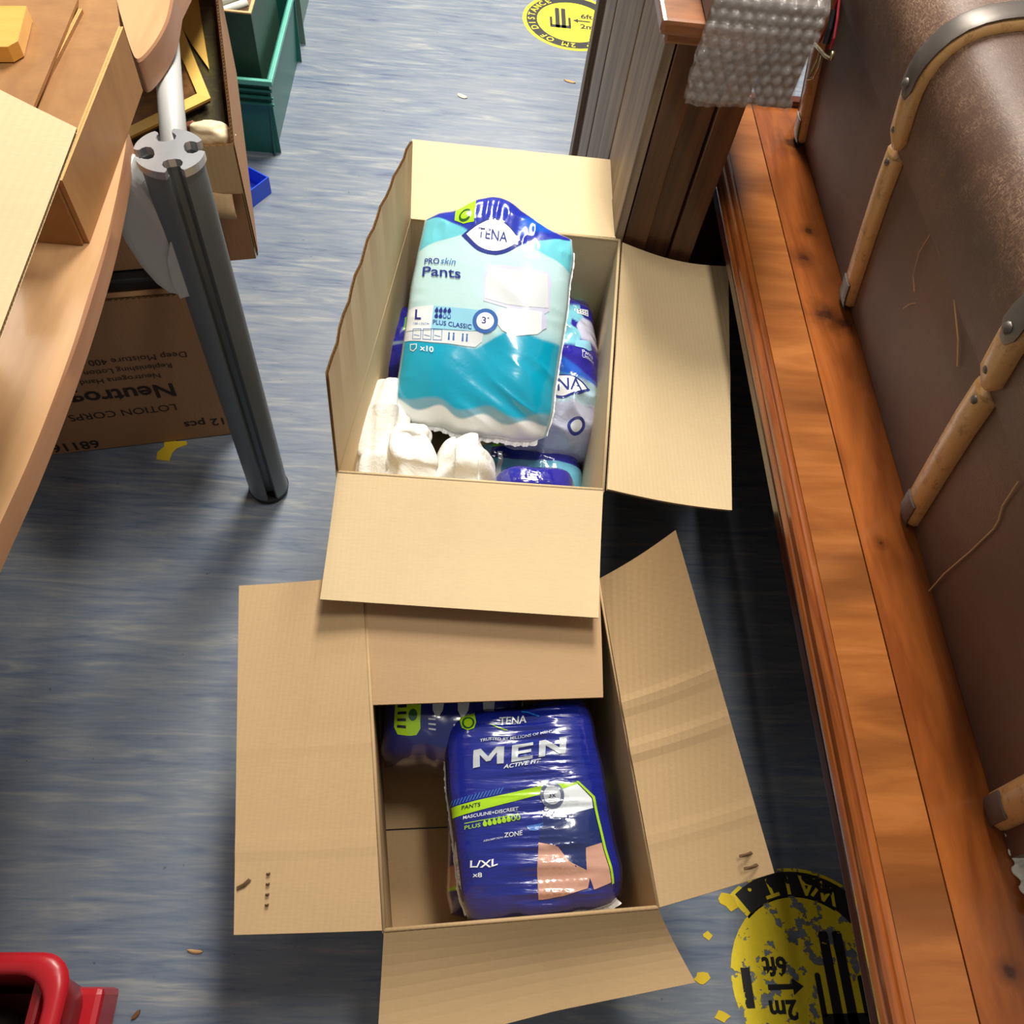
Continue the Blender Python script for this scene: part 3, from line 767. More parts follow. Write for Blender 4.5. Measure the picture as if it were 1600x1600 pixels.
# lower carton: pack lying under the dark blue one
def col_ul(U, V, sd):
    c = np.zeros(U.shape + (3,)); c[...] = cc((20, 32, 120))
    c = np.where((np.abs(V - .42) < .055)[..., None], cc((168, 214, 30)), c)
    c = np.where(((U < -.7) & (V < -.45) & (V > -.70))[..., None], cc((200, 150, 130)), c)
    return np.where(((U < -.7) & (V < -.70) & (V > -.73))[..., None], cc((168, 214, 30)), c)
simple_pack('navy pack with green stripe lying beneath the MEN pack in the lower carton', (.148, .205, .078), (1, .02, 0), (0, 0, 1), .238, .235, .145, col_ul, FILM_M, .002, n=6, m=2.8, nu=90)

# upper carton: bulky crumpled pack on the right
def col_rp(U, V, sd):
    w = vn(U * 3 + 2, V * 4 + 1, 3); q = vn(U * 7, V * 7, 5)
    c = np.zeros(U.shape + (3,)); c[...] = cc((186, 190, 214))
    def over(c, x, k, w_=.03):
        f = np.clip(x / w_ + .5, 0, 1)[..., None]; return c * (1 - f) + k * f
    c = over(c, V + .62, cc((176, 208, 222))); c = over(c, V + .42 - .15 * U, cc((96, 180, 205)))
    c = over(c, V + .34 + .10 * U, cc((26, 92, 200))); c = over(c, V + .14 + .3 * U, cc((40, 34, 160)))
    c = over(c, np.minimum(np.minimum(V - .02, .60 - V), .48 - U + .5 * (q - .5)), cc((128, 204, 224)))
    c = over(c, np.minimum(np.minimum(V - .10, .45 - V), np.minimum(U - .45, .88 - U) + .3 * (w - .5)), cc((208, 210, 236)))
    c = over(c, V - .84 - .12 * (w - .5), cc((96, 186, 214)))
    return c
def ex(P, Tn):
    it = []
    n = 14; it.append((*poly2d([(.02 + .55 * (2 * i / n - 1), -.47 + .12 * (1 - (2 * i / n - 1) ** 2)) for i in range(n + 1)] + [(.02 + .55 * (1 - 2 * i / n), -.47 - .12 * (1 - (1 - 2 * i / n) ** 2)) for i in range(1, n)]), I_NAVY, 0))
    it.append((*poly2d([(.02 + .48 * (2 * i / n - 1), -.465 + .10 * (1 - (2 * i / n - 1) ** 2)) for i in range(n + 1)] + [(.02 + .48 * (1 - 2 * i / n), -.465 - .10 * (1 - (1 - 2 * i / n) ** 2)) for i in range(1, n)]), I_WH, 1))
    a, f = T(P, 'TENA', -.04, -.465, .032, .0002, 0, 'CENTER'); it.append((a, f, I_NAVY, 2))
    it.append((*EL(P, .30, -.83, .016, .012), I_NAVY, 0)); it.append((*EL(P, .30, -.83, .010, .008), I_LG, 1))
    it.append((*poly2d([(.42, .55), (.68, .58), (.68, .50), (.42, .48)]), I_WH, 1))
    for k in range(4): it.append((*EL(P, .47 + .055 * k, .545, .0013, .0016, 8), I_NAVY, 2)); it.append((*EL(P, .47 + .055 * k, .515, .0013, .0016, 8), I_NAVY, 2))
    it.append((*poly2d([(.30, .07), (.62, .10), (.66, .02), (.58, -.02), (.30, 0)]), I_SKY, 1))
    a, f = T(P, 'Pants', .42, -.06, .012); it.append((a, f, I_WH, 2)); a, f = T(P, 'Unisex', .42, -.11, .010); it.append((a, f, I_WH, 2))
    P.decals('printed_design', Tn, it, .007)
simple_pack('crumpled violet and aqua pack wedged against the right wall of the upper carton', (.182, 1.010, .150), (1, .06, -.06), (.10, -.12, 1), .195, .345, .230, col_rp, FILM_X, .0055, (22, 30), n=3.2, m=2.2, extra=ex, nu=110, nv=150)
# upper carton: lower pack at the front right
def col_lf(U, V, sd):
    c = np.zeros(U.shape + (3,)); c[...] = cc((104, 176, 204))
    c = np.where((V > .30)[..., None], cc((34, 34, 140)), c)
    c = np.where(((V > .66) & (np.sin(U * 9) > .2))[..., None], cc((130, 196, 40)), c)
    return np.where((U < -.62)[..., None], cc((110, 160, 186)), c)
def ex(P, Tn):
    it = [(*poly2d([(-.52, .5), (-.44, .5), (-.48, -.8), (-.56, -.8)]), I_WH, 0), (*EL(P, -.3, -.15, .006, .004), I_WH, 0)]
    P.decals('printed_design', Tn, it, .01)
simple_pack('aqua pack with navy band lying low at the front right of the upper carton', (.148, .800, .082), (1, .0, 0), (0, -.05, 1), .215, .15, .150, col_lf, FILM_X, .003, n=4, extra=ex)
def col_nf(U, V, sd):
    c = np.zeros(U.shape + (3,)); c[...] = cc((36, 34, 150)); c = np.where((V < -.75)[..., None], cc((110, 190, 215)), c)
    return np.where((U > .8)[..., None], cc((120, 170, 190)), c)
def ex(P, Tn):
    P.decals('printed_design', Tn, [(*poly2d([(-.05, .8), (.08, .84), (.10, .5), (.0, .45)]), I_WH, 0), (*poly2d([(.15, .55), (.4, .6), (.42, .45), (.2, .4)]), I_GREY, 0)], .01)
simple_pack('navy film pack edge showing behind the front flap of the upper carton', (.150, .705, .138), (1, .02, 0), (0, .1, 1), .150, .080, .255, col_nf, FILM_X, .003, n=3.6, extra=ex)
# upper carton: dark pack at the left wall
def col_lw(U, V, sd):
    c = np.zeros(U.shape + (3,)); c[...] = cc((34, 36, 150)); c = np.where((np.abs(V + .2) < .04)[..., None], cc((120, 140, 160)), c)
    c = np.where(((V > .1) & (V < .42) & (U > -.2))[..., None], cc((120, 200, 40)), c)
    return np.where((V < -.86)[..., None], cc((160, 200, 214)), c)
simple_pack('navy crumpled pack squeezed against the left wall of the upper carton', (-.047, 1.035, .128), (1, 0, .1), (-.25, -.1, 1), .135, .20, .225, col_lw, FILM_X, .005, (26, 34), n=3.4)

# ---- folded white nappies
NAP = NT('white_nappy_fabric'); nn = NAP.noise(NAP.mapping((1, 1, 1)), 60, 5)
NAP.base(NAP.mix(NAP.noise(NAP.mapping((1, 1, 1)), 14, 3), lin((236, 236, 232)), lin((218, 214, 202)))); NAP.rough(.8); NAP.bump(NAP.noise(NAP.mapping((1, 1, 1)), 34, 6, .62, .6), .9, .006)
NAP.b.inputs['Subsurface Weight'].default_value = .15; NAP.b.inputs['Subsurface Radius'].default_value = (.01, .01, .01)
def nappy(label, pts, rad, flat, seed, fold=.12):
    """soft folded pad along a path"""
    pts = [Vector(p) for p in pts]; n = 46; seg = 56; rows = []
    for i in range(n + 1):
        t = i / n * (len(pts) - 1); k = min(int(t), len(pts) - 2); f_ = t - k
        p = pts[k].lerp(pts[k + 1], f_ * f_ * (3 - 2 * f_)); tt = i / n
        r = (np.interp(tt, np.linspace(0, 1, len(rad)), rad)) * (max(1e-3, 1 - abs(2 * tt - 1) ** 6)) ** .45
        row = []
        for j in range(seg):
            a = 2 * math.pi * j / seg
            q = 1 + fold * math.sin(a * 5 + seed + 2.2 * tt) + fold * .9 * math.sin(a * 9 - seed * 2 + 4 * tt) + .22 * (float(vn(a * 2.2 + seed, tt * 7 + seed, 2)) - .5)
            q *= 1 + .10 * math.sin(tt * 17 + 2 * math.sin(a + seed))
            row.append(p + Vector((math.cos(a) * r * q, 0, math.sin(a) * r * q * flat)) if abs((pts[-1] - pts[0]).normalized().y) > .6 else p + Vector((0, math.cos(a) * r * q, math.sin(a) * r * q * flat)))
        rows.append(row + [row[0]])
    m = MB(); m.grid(rows); o = m.build('folded_nappy', NAP.m, None, smooth=True)
    return tag(o, label, 'nappy', 'loose white nappies in the upper carton')
nappy('long folded white nappy along the left wall of the upper carton', [(-.098, .895, .25), (-.110, .82, .25), (-.112, .73, .245), (-.110, .672, .235)], [.028, .040, .036, .034], 1.0, 1.0, .07)
nappy('plump curled white nappy, middle one of the three at the carton front', [(-.052, .815, .235), (-.066, .765, .255), (-.052, .705, .26), (-.048, .662, .235)], [.026, .042, .046, .044], 1.0, 3.3, .06)
nappy('bunched white nappy, rightmost of the three beside the aqua pack', [(-.018, .722, .215), (.015, .730, .235), (.052, .724, .238), (.085, .718, .212)], [.048, .060, .062, .040], .85, 5.1, .10)
nappy('flattened white nappy underneath the other nappies at the carton front', [(-.095, .73, .10), (-.03, .74, .105), (.02, .735, .10)], [.075, .085, .07], 1.1, 2.0, .07)

# ================================================================== tables on the left
BEECH = m_wood('beech_laminate', (196, 152, 108), (214, 172, 126), (9, 1.2, 9), .32, .2); BEDGE = m_wood('beech_edge_band', (160, 112, 80), (180, 132, 98), (9, 1.2, 9), .4)
def smoothp(pp):
    for _ in range(2):
        q = [pp[0]]
        for a, b in zip(pp, pp[1:]): q += [(a[0] * .75 + b[0] * .25, a[1] * .75 + b[1] * .25), (a[0] * .25 + b[0] * .75, a[1] * .25 + b[1] * .75)]
        pp = q + [pp[-1]]
    return pp
def tabletop(T, P, z, th, mt, me, curve_from=0):
    n = len(P); m = MB(); e = .003
    cen = Vector((sum(p[0] for p in P) / n, sum(p[1] for p in P) / n))
    ins = [tuple(Vector(p) + (cen - Vector(p)).normalized() * e) for p in P]
    m.cur = 0; m.add([(p[0], p[1], z) for p in ins], [tuple(range(n))])
    m.cur = 1; rings = [[(p[0], p[1], z) for p in ins], [(p[0], p[1], z - e) for p in P], [(p[0], p[1], z - th) for p in P]]
    v = [q for r in rings for q in r]; f = []
    for r in range(2):
        for i in range(n): j = (i + 1) % n; f.append((r * n + i, r * n + j, (r + 1) * n + j, (r + 1) * n + i))
    f.append(tuple(2 * n + i for i in range(n - 1, -1, -1)))
    m.add(v, f)
    o = m.build('tabletop', [mt, me], T, smooth=True); o.data.set_sharp_from_angle(angle=.45); return o
TB1 = thing('folding_table', 'beech topped table with dark slotted leg, nearest on the left', 'table', (-.7, .5, 0), 'beech folding tables')
ZT = .73
edge = [at(u, v, ZT) for u, v in [(200, 204), (196, 240), (185, 300), (168, 378), (132, 498), (92, 608), (44, 728), (0, 822)]]
P = smoothp([(p.x, p.y) for p in edge]) + [(-.368, .25), (-.39, .10), (-1.15, .10), (-1.15, .86), (-.41, .86), (-.388, .858)]
tabletop(TB1, P[::-1], ZT, .027, BEECH, BEDGE)
LEGM = NT('dark_grey_extrusion'); LEGM.base(lin((112, 118, 121))); LEGM.rough(.42); LEGM.b.inputs['Metallic'].default_value = .35
ln = LEGM.noise(LEGM.mapping((1, 1, .02)), 200, 2); LEGM.bump(ln, .05, .0005)
CAPM = m_plain('grey_metal_cap', (196, 198, 202), .32, .75, .08, 60); GREYP = m_plain('light_grey_bracket_paint', (196, 197, 194), .45, .1, .06, 12)
def slotted(r, n=72, slot=.27, depth=.42, keyh=True, ph=0.0):
    p = []
    for k in range(4):
        a0 = ph + k * math.pi / 2
        # lobe arc
        for i in range(9):
            a = a0 + slot + (math.pi / 2 - 2 * slot) * i / 8; p.append((r * math.cos(a), r * math.sin(a)))
        a = a0 + math.pi / 2
        d = (math.cos(a), math.sin(a)); q = (-d[1], d[0])
        for (dr, w) in ((.88, .20), (.80, .19), (.74, .25), (.62, .29), (.48, .24), (.42, .10), (.42, -.10), (.48, -.24), (.62, -.29), (.74, -.25), (.80, -.19), (.88, -.20)):
            p.append((d[0] * r * dr - q[0] * r * w, d[1] * r * dr - q[1] * r * w))
    return p
def leg(T, x, y, h, ph=.35):
    sp = slotted(.0375, ph=ph)
    m = MB(); m.prism(sp, lambda p, k: (x + p[0] * .96, y + p[1] * .96, .014 + k * (h - .024))); o = m.build('leg', LEGM.m, T)
    m = MB(); m.prism(sp, lambda p, k: (x + p[0] * 1.04, y + p[1] * 1.04, h - .010 + k * .010)); m.build('leg_cap', CAPM, o)
    m = MB()
    c = [(math.cos(2 * math.pi * i / 28), math.sin(2 * math.pi * i / 28)) for i in range(28)]
    m.prism(c, lambda p, k: (x + p[0] * (.034 + .003 * k), y + p[1] * (.034 + .003 * k), k * .013)); m.build('rubber_foot', m_plain('black_rubber', (26, 26, 28), .7), o)
    m = MB()
    for a in (-.35,): m.box(-.006, .006, -.004, .004, .013, .040, Matrix.Translation((x + .030 * math.cos(a), y + .030 * math.sin(a), 0)) @ Matrix.Rotation(a + math.pi / 2, 4, 'Z'), .002)
    m.build('slot_plug', m_plain('cream_plastic', (206, 198, 174), .5), o)
    m = MB(); m.box(-.006, .006, -.004, .004, .013, .040, Matrix.Translation((x + .030 * math.cos(-1.75), y + .030 * math.sin(-1.75), 0)) @ Matrix.Rotation(-1.75 + math.pi / 2, 4, 'Z'), .002); m.build('slot_plug', bpy.data.materials['cream_plastic'], o)
    return o
lf = at(420, 772, 0); leg(TB1, lf.x, lf.y + .012, .727)
leg(TB1, -1.05, .78, .70); leg(TB1, -1.05, .18, .70)
# crossbar and bracket
m = MB(); m.tube([(lf.x - .012, lf.y + .045, .672), (-.385, 1.02, .668), (-.43, 1.20, .664)], .0165, 14); m.build('frame_tube', GREYP, TB1, smooth=True)
m = MB()
def bracket(px_pts, y0, y1):
    pts = [on(u, v, 1, y0) for u, v in px_pts]
    m.prism([(p.x, p.z) for p in pts], lambda p, k: (p[0], y0 + (y1 - y0) * k, p[1]))
bracket([(222, 292), (250, 335), (276, 372), (290, 410), (300, 448), (296, 462), (280, 467), (262, 464), (240, 448), (215, 420), (192, 385), (178, 350), (172, 300), (190, 262)], .800, .845)
o = m.build('leg_bracket', GREYP, TB1)
bv = o.modifiers.new('round', 'BEVEL'); bv.width = .014; bv.segments = 4; bv.limit_method = 'ANGLE'; bv.angle_limit = 1.2
m = MB(); q = [on(u, v, 1, .797) for u, v in [(276, 370), (292, 412), (301, 450), (296, 461), (282, 465), (270, 440), (262, 405), (266, 378)]]
m.prism([(p.x, p.z) for p in q], lambda p, k: (p[0], .795 + .006 * k, p[1])); m.build('bracket_cover', GREYP, o)

TB2 = thing('folding_table', 'beech topped table with pointed rounded corner, behind the nearer one', 'table', (-.8, 1.6, 0), 'beech folding tables')
tip = [at(u, v, ZT) for u, v in [(178, 0), (188, 25), (197, 55), (206, 82), (213, 96), (224, 90), (241, 70), (256, 46), (266, 22), (273, -20)]]
P = smoothp([(p.x, p.y) for p in tip]) + [(-.372, 1.5), (-.40, 1.9), (-1.2, 1.9), (-1.2, 1.35), (-.52, 1.22)]
tabletop(TB2, P, ZT, .042, BEECH, BEDGE)
for (x, y) in ((-.95, 1.80), (-1.1, 1.45)): leg(TB2, x, y, .688)

# wooden partitioned tray on the table
PLY = m_wood('brown_plywood', (146, 100, 54), (172, 124, 72), (5, 5, 2), .62, 0); PLYE = m_wood('raw_plywood_edge', (206, 150, 84), (226, 176, 110), (6, 1, 1), .6)
TR = thing('wooden_tray', 'brown plywood tray with thin partitions, on the nearer beech table', 'tray', (-.47, .80, ZT))
tz = ZT + .001
def plank3(name, a, b, z0, z1, th, mt, T, nlay=False):
    a = Vector(a); b = Vector(b); d = (b - a).normalized(); n = Vector((-d.y, d.x, 0)) * th / 2
    m = MB(); v = []
    for z in (z0, z1): v += [Vector((a.x, a.y, z)) - n, Vector((b.x, b.y, z)) - n, Vector((b.x, b.y, z)) + n, Vector((a.x, a.y, z)) + n]
    m.cur = 0; m.add(v, [(0, 3, 2, 1), (0, 1, 5, 4), (1, 2, 6, 5), (2, 3, 7, 6), (3, 0, 4, 7)])
    m.cur = 1; c0 = n * .15
    m.add([v[4], v[5], Vector((b.x, b.y, z1)) - c0, Vector((a.x, a.y, z1)) - c0, Vector((b.x, b.y, z1)) + c0, Vector((a.x, a.y, z1)) + c0, v[6], v[7], Vector((b.x, b.y, z1 - .001)), Vector((a.x, a.y, z1 - .001))], [(0, 1, 2, 3), (3, 2, 8, 9), (9, 8, 4, 5), (5, 4, 6, 7)])
    return m.build(name, [mt, PLYE], T)
p0 = (-.378, .664, 0); p1 = (-.383, .925, 0)
plank3('side_board', p0, p1, tz, .806, .005, PLY, TR)
plank3('divider_board', (-.440, .668, 0), (-.437, .96, 0), tz + .004, .8015, .004, PLY, TR)
plank3('divider_board', (-.520, .668, 0), (-.522, .96, 0), tz + .004, .8015, .004, PLY, TR)
plank3('side_board', (-.62, .668, 0), (-.622, .93, 0), tz, .806, .005, PLY, TR)
plank3('end_board', (-.617, .664, 0), (-.381, .662, 0), tz, .800, .005, PLY, TR)
for zz, pts in ((.7965, ((98, 284), (187, 40), (179, -20), (120, -20), (123, 0), (57, 160), (38, 205), (60, 300))), (.8065, ((121, 0), (55, 160), (-20, 340), (-70, 340), (-70, -60), (126, -60)))):
    q = [at(u, v, zz) for u, v in pts]; m = MB(); m.prism([(p.x, p.y) for p in q], lambda p, k: (p[0], p[1], zz - .004 + .004 * k)); m.build('lid_board', PLY, TR)
m = MB(); m.box(-.617, -.386, .668, .92, tz, tz + .003); m.build('base_board', PLY, TR)
m = MB(); A = [at(0, 0, .83), at(38, 0, .83), at(24, 55, .83), at(8, 64, .83), at(-60, 64, .83), at(-60, 0, .83)]
m.prism([(p.x, p.y) for p in A], lambda p, k: (p[0], p[1], .808 + k * .016)); o = m.build('varnished_wood_block', m_wood('golden_varnished_wood', (224, 160, 66), (244, 190, 96), (1, 6, 6), .2, .6))
tag(o, 'golden varnished wooden block resting on the plywood tray partitions', 'wooden block')

# pale carton flap overhanging the tray
CT = thing('table_carton', 'pale cardboard carton on the nearer table, one big flap hanging out', 'cardboard box', (-.66, .42, ZT))
Cq = [(-.80, .22), (-.50, .22), (-.50, .60), (-.80, .60)]
nmz = [(0, 1), (1, 2), (2, 3), (3, 0)]
for (i, j) in nmz:
    a = Vector((*Cq[i], ZT + .003)); b = Vector((*Cq[j], ZT + .003)); e = (b - a).normalized() * .0025; up = Vector((0, 0, .19))
    panel('side_panel', (a + e, b - e, b + up - e, a + up + e), CT, CARD1, .004, 8, 4)
panel('bottom_flap', [Vector((x, y, ZT + .004)) for x, y in ((-.797, .223), (-.503, .223), (-.503, .597), (-.797, .597))], CT, CARD1, .004, 4, 4)
fa = at(121, 203, .905); fb = at(-4, 536, .905)
panel('top_flap', (Vector((-.50, .25, ZT + .195)), Vector((-.50, .70, ZT + .195)), fa, fb), CT, CARD1, nu=12, nv=10, disp=lambda u, v: .003 * math.sin(math.pi * v))

# ================================================================== cartons and crates under and behind the tables
def rot_carton(T, c, ang, w, d, z0, z1, mat, t=.004, top=False, skip=()):
    """c: front-right corner; extends w to the left and d to the rear"""
    ex = Vector((-math.cos(ang), -math.sin(ang), 0)); ey = Vector((-math.sin(ang), math.cos(ang), 0))
    C = [Vector((c[0], c[1], 0)) + ex * w, Vector((c[0], c[1], 0)), Vector((c[0], c[1], 0)) + ey * d, Vector((c[0], c[1], 0)) + ex * w + ey * d]
    for k, (i, j) in enumerate([(0, 1), (1, 2), (2, 3), (3, 0)]):
        a = C[i] + Vector((0, 0, z0 + .003)); b = C[j] + Vector((0, 0, z0 + .003)); up = Vector((0, 0, z1 - z0 - .003)); e = (b - a).normalized() * .0025
        panel('side_panel', (a + e, b - e, b + up - e, a + up + e), T, mat, t, 8, 4)
    cc_ = sum(C, Vector()) / 4
    q = [p + (cc_ - p).normalized() * .006 for p in C]
    panel('bottom_panel', [p + Vector((0, 0, z0 + .003)) for p in q], T, mat, t, 4, 4)
    if top:
        mf = (q[0] + q[3]) / 2; mr = (q[1] + q[2]) / 2; g = ey * .001
        panel('top_flap', [p + Vector((0, 0, z1 - .002)) for p in (q[0], q[1], mr - g, mf - g)], T, mat, t, 4, 4)
        panel('top_flap', [p + Vector((0, 0, z1 - .002)) for p in (mf + g, mr + g, q[2], q[3])], T, mat, t, 4, 4)
    return ex, ey
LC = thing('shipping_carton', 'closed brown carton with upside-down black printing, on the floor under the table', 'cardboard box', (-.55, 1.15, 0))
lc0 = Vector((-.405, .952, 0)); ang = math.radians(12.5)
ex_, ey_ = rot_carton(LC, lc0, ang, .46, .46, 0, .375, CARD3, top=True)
INK = m_plain('black_carton_ink', (44, 30, 20), .8)
def face_text(T, items, org, ex, up, off, m, name='printed_lettering'):
    n = Vector(ex).cross(Vector(up)).normalized()
    for s_, x, z, size, bold in items:
        v, f = text2d(s_, size, bold); b = MB()
        b.add([org + Vector(ex) * (x + a) + Vector(up) * (z + c_) + n * off for a, c_ in v], f); o = b.build(name, m, T); o['kind'] = 'stuff'
# printing is upside down: text runs from the right edge to the left
face_text(LC, [('Neutrogena', 0.085, -.155, .050, .0010), ('12 pcs', .018, -.048, .030, .0004), ('68116', .255, -.022, .034, .0006),
               ('LOTION CORPS', .095, -.105, .026, 0), ('Neutrogena Hand', .10, -.195, .018, 0), ('Replenishing Lotion 400 ML', .075, -.218, .018, 0), ('Deep Moisture 400 ML  12X', .045, -.242, .020, 0)],
          lc0 + Vector((0, 0, 0)), ex_, Vector((0, 0, -1)), .0028, INK)
# small white address label on the right side
m = MB(); q0 = lc0 + ey_ * .22 + Vector((0, 0, .12)); nrm = Vector((math.cos(ang), math.sin(ang), 0)) * .0035
m.add([q0 + nrm, q0 + ey_ * .10 + nrm, q0 + ey_ * .10 + nrm + Vector((0, 0, .16)), q0 + nrm + Vector((0, 0, .16))], [(0, 1, 2, 3)]); m.build('paper_label', m_plain('white_label_paper', (226, 222, 214), .7), LC)
BT = MB(); Mx = Matrix.Translation((-.41, .966, .376)) @ Matrix.Rotation(ang, 4, 'Z'); BT.box(-.44, 0, 0, .43, 0, .022, Mx, .004)  # flat black piece filling the gap between the two cartons
tag(BT.build('black_filler', m_plain('black_plastic', (18, 18, 20), .5)), 'flat black folder sandwiched between two brown cartons', 'filler')
UC = thing('picture_carton', 'open brown carton full of framed pictures, stacked on the printed carton', 'cardboard box', (-.52, 1.25, .40))
uc0 = Vector((-.315, 1.012, 0)); ang2 = math.radians(13.5)
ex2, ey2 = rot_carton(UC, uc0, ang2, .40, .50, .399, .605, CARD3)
z = Vector((0, 0, 1))
# front flap remnant: folded down strip with torn curl
f0 = uc0 + Vector((0, 0, .607)) - ey2 * .003; nf = -ey2
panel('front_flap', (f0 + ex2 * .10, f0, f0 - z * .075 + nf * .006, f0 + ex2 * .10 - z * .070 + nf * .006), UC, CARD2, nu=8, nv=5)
m = MB(); rows = []
for i in range(9):
    a = i / 8; rows.append([f0 + ex2 * (.10 - .085 * j / 8) - z * (.072 + .030 * a) + nf * (.008 + .016 * math.sin(a * 2.2) + .004 * math.sin(j)) for j in range(9)])
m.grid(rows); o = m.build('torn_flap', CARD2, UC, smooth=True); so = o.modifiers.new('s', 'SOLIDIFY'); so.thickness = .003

# pictures inside the upper carton
def m_paint(name, seedscale, cols):
    t = NT(name); n = t.noise(t.mapping((1, 1.6, 1)), seedscale, 6, .6, 1.5); t.base(t.ramp(n, [(.32 + .12 * i, lin(c)) for i, c in enumerate(cols)])); t.rough(.28); return t.m
PA = m_paint('brown_painting', 9, [(52, 38, 26), (96, 66, 38), (128, 90, 50), (70, 50, 34)]); PB = m_paint('dark_green_painting', 11, [(34, 32, 24), (78, 72, 40), (60, 56, 44), (104, 94, 52)])
YM_ = m_wood('yellow_mount_board', (216, 168, 72), (232, 188, 96), (3, 3, 3), .5)
def inside(u, v, zz): return at(u, v, zz)
PC2 = thing('dark_picture', 'dark green picture sheet with yellow wedge, lying along the carton right wall', 'picture', (-.45, 1.25, .56))
A = [inside(*q) for q in ((372, 218, .545), (340, 0, .545), (262, -40, .545), (230, 205, .545))]
def slab(T, name, P4, th, mt):
    m = MB(); n = (P4[1] - P4[0]).cross(P4[2] - P4[0]).normalized()
    if n.z < 0: n = -n
    k = len(P4); v = [p for p in P4] + [p - n * th for p in P4]
    m.add(v, [tuple(range(k)), tuple(range(2 * k - 1, k - 1, -1))] + [(i, (i + 1) % k, k + (i + 1) % k, k + i) for i in range(k)])
    return m.build(name, mt, T)
A = [uc0 + ex2 * .012 + ey2 * .035 + z * .553, uc0 + ex2 * .012 + ey2 * .48 + z * .56, uc0 + ex2 * .33 + ey2 * .48 + z * .56, uc0 + ex2 * .33 + ey2 * .035 + z * .553]
slab(PC2, 'picture_sheet', A, .006, PB)
slab(PC2, 'yellow_wedge', [inside(u, v, .5615) for u, v in ((270, -10), (310, 0), (316, 40), (327, 108), (300, 70), (270, 18))], .0012, YM_)
FP = thing('framed_picture', 'brown painting in a flat yellow frame lying in the picture carton', 'picture', (-.45, 1.2, .57))
FPz = .575
fr = [(330, 153), (255, 187), (205, 203), (150, 120), (165, -60), (248, -30)]
out = [inside(u, v, FPz) for u, v in ((329, 153), (200, 215), (120, 20), (255, -30))]
c4 = sum(out, Vector()) / 4; inn = [inside(u, v, FPz + .001) for u, v in ((308, 146), (205, 196), (140, 30), (250, 10))]
slab(FP, 'painting', [c4 + (p - c4) * .98 - z * .003 for p in out], .006, PA)
for i in range(4):
    j = (i + 1) % 4; slab(FP, 'frame_rail', [out[i], out[j], inn[j], inn[i]], .004, YM_)
# pale lumpy ornament and reddish pebble
def lump(name, label, cat, c, r, m_, sd):
    bm = bmesh.new(); bmesh.ops.create_icosphere(bm, subdivisions=4, radius=1)
    for q in bm.verts:
        d = 1 + .25 * (float(vn(q.co.x * 2 + sd, q.co.y * 2 + q.co.z * 3, 1)) - .5) + .12 * (float(vn(q.co.x * 6 + sd, q.co.y * 6 + q.co.z * 5, 2)) - .5)
        q.co = Vector((c[0] + q.co.x * r[0] * d, c[1] + q.co.y * r[1] * d, c[2] + q.co.z * r[2] * d))
    b = MB(); b.bm(bm); return tag(b.build(name, m_, None, smooth=True), label, cat)
oc = at(331, 209, .575); lump('pale_shell', 'lumpy cream shell-like ornament in the front corner of the picture carton', 'ornament', (oc.x, oc.y, .575), (.032, .020, .017), m_plain('cream_shell', (230, 214, 176), .6), 3)
oc = at(299, 190, .575); lump('red_brown_pebble', 'small reddish brown pebble beside the cream ornament', 'pebble', (oc.x, oc.y, .5655), (.011, .009, .009), m_plain('red_brown_stone', (124, 70, 52), .4), 8)

# green plastic crates
GRN = m_plain('green_plastic', (34, 104, 92), .38, 0, .1, 20, .05); GRL = m_plain('pale_green_plastic', (96, 176, 158), .4); GRD = m_plain('dark_green_board', (40, 72, 60), .5); GRG = m_plain('grey_green_board', (98, 128, 114), .45)
def crate(label, x0, x1, y0, y1, z0, z1, mt, rimm, taper=.012):
    T = thing('green_crate', label, 'crate', ((x0 + x1) / 2, (y0 + y1) / 2, z0), 'green containers by the tables')
    th = .003
    def wall(a, b, n):
        m = MB(); v = []
        for z_, o_ in ((z0 + .002, -taper), (z1, 0)):
            v += [Vector((*a, z_)) + n * o_, Vector((*b, z_)) + n * o_, Vector((*b, z_)) + n * (o_ - th), Vector((*a, z_)) + n * (o_ - th)]
        m.add(v, [(0, 3, 2, 1), (4, 5, 6, 7), (0, 1, 5, 4), (1, 2, 6, 5), (2, 3, 7, 6), (3, 0, 4, 7)]); m.build('crate_side', mt, T)
    wall((x0, y0), (x1, y0), Vector((0, -1, 0))); wall((x1, y0), (x1, y1), Vector((1, 0, 0))); wall((x1, y1), (x0, y1), Vector((0, 1, 0))); wall((x0, y1), (x0, y0), Vector((-1, 0, 0)))
    m = MB(); m.box(x0 + taper, x1 - taper, y0 + taper, y1 - taper, z0, z0 + .003); m.build('base', mt, T)
    # stepped rim ribs at the front and a thick rounded rim
    m = MB(); r = .010
    for (a, b, c_, d) in ((x0 - r, x1 + r, y0 - r, y0), (x0 - r, x1 + r, y1, y1 + r), (x0 - r, x0, y0, y1), (x1, x1 + r, y0, y1)): m.box(a, b, c_, d, z1 - .010, z1 + .002, None, .002)
    m.build('rim', rimm, T)
    for k in range(3):
        m = MB(); m.box(x0 - .006, x1 + .006, y0 - .006, y0 + .001, z1 - .028 - .017 * k, z1 - .023 - .017 * k, None, .0015); m.build('rib', GRN, T)
    return T
crate('teal green plastic crate with ribbed rim, standing on the floor behind the cartons', -.78, -.448, 1.80, 2.22, 0, .20, GRN, GRL)
o = MB(); sp = [on(u, v, 1, 1.805) for u, v in ((399, 163), (406, 163), (412, 178), (420, 190), (422, 195), (413, 196), (410, 186))]
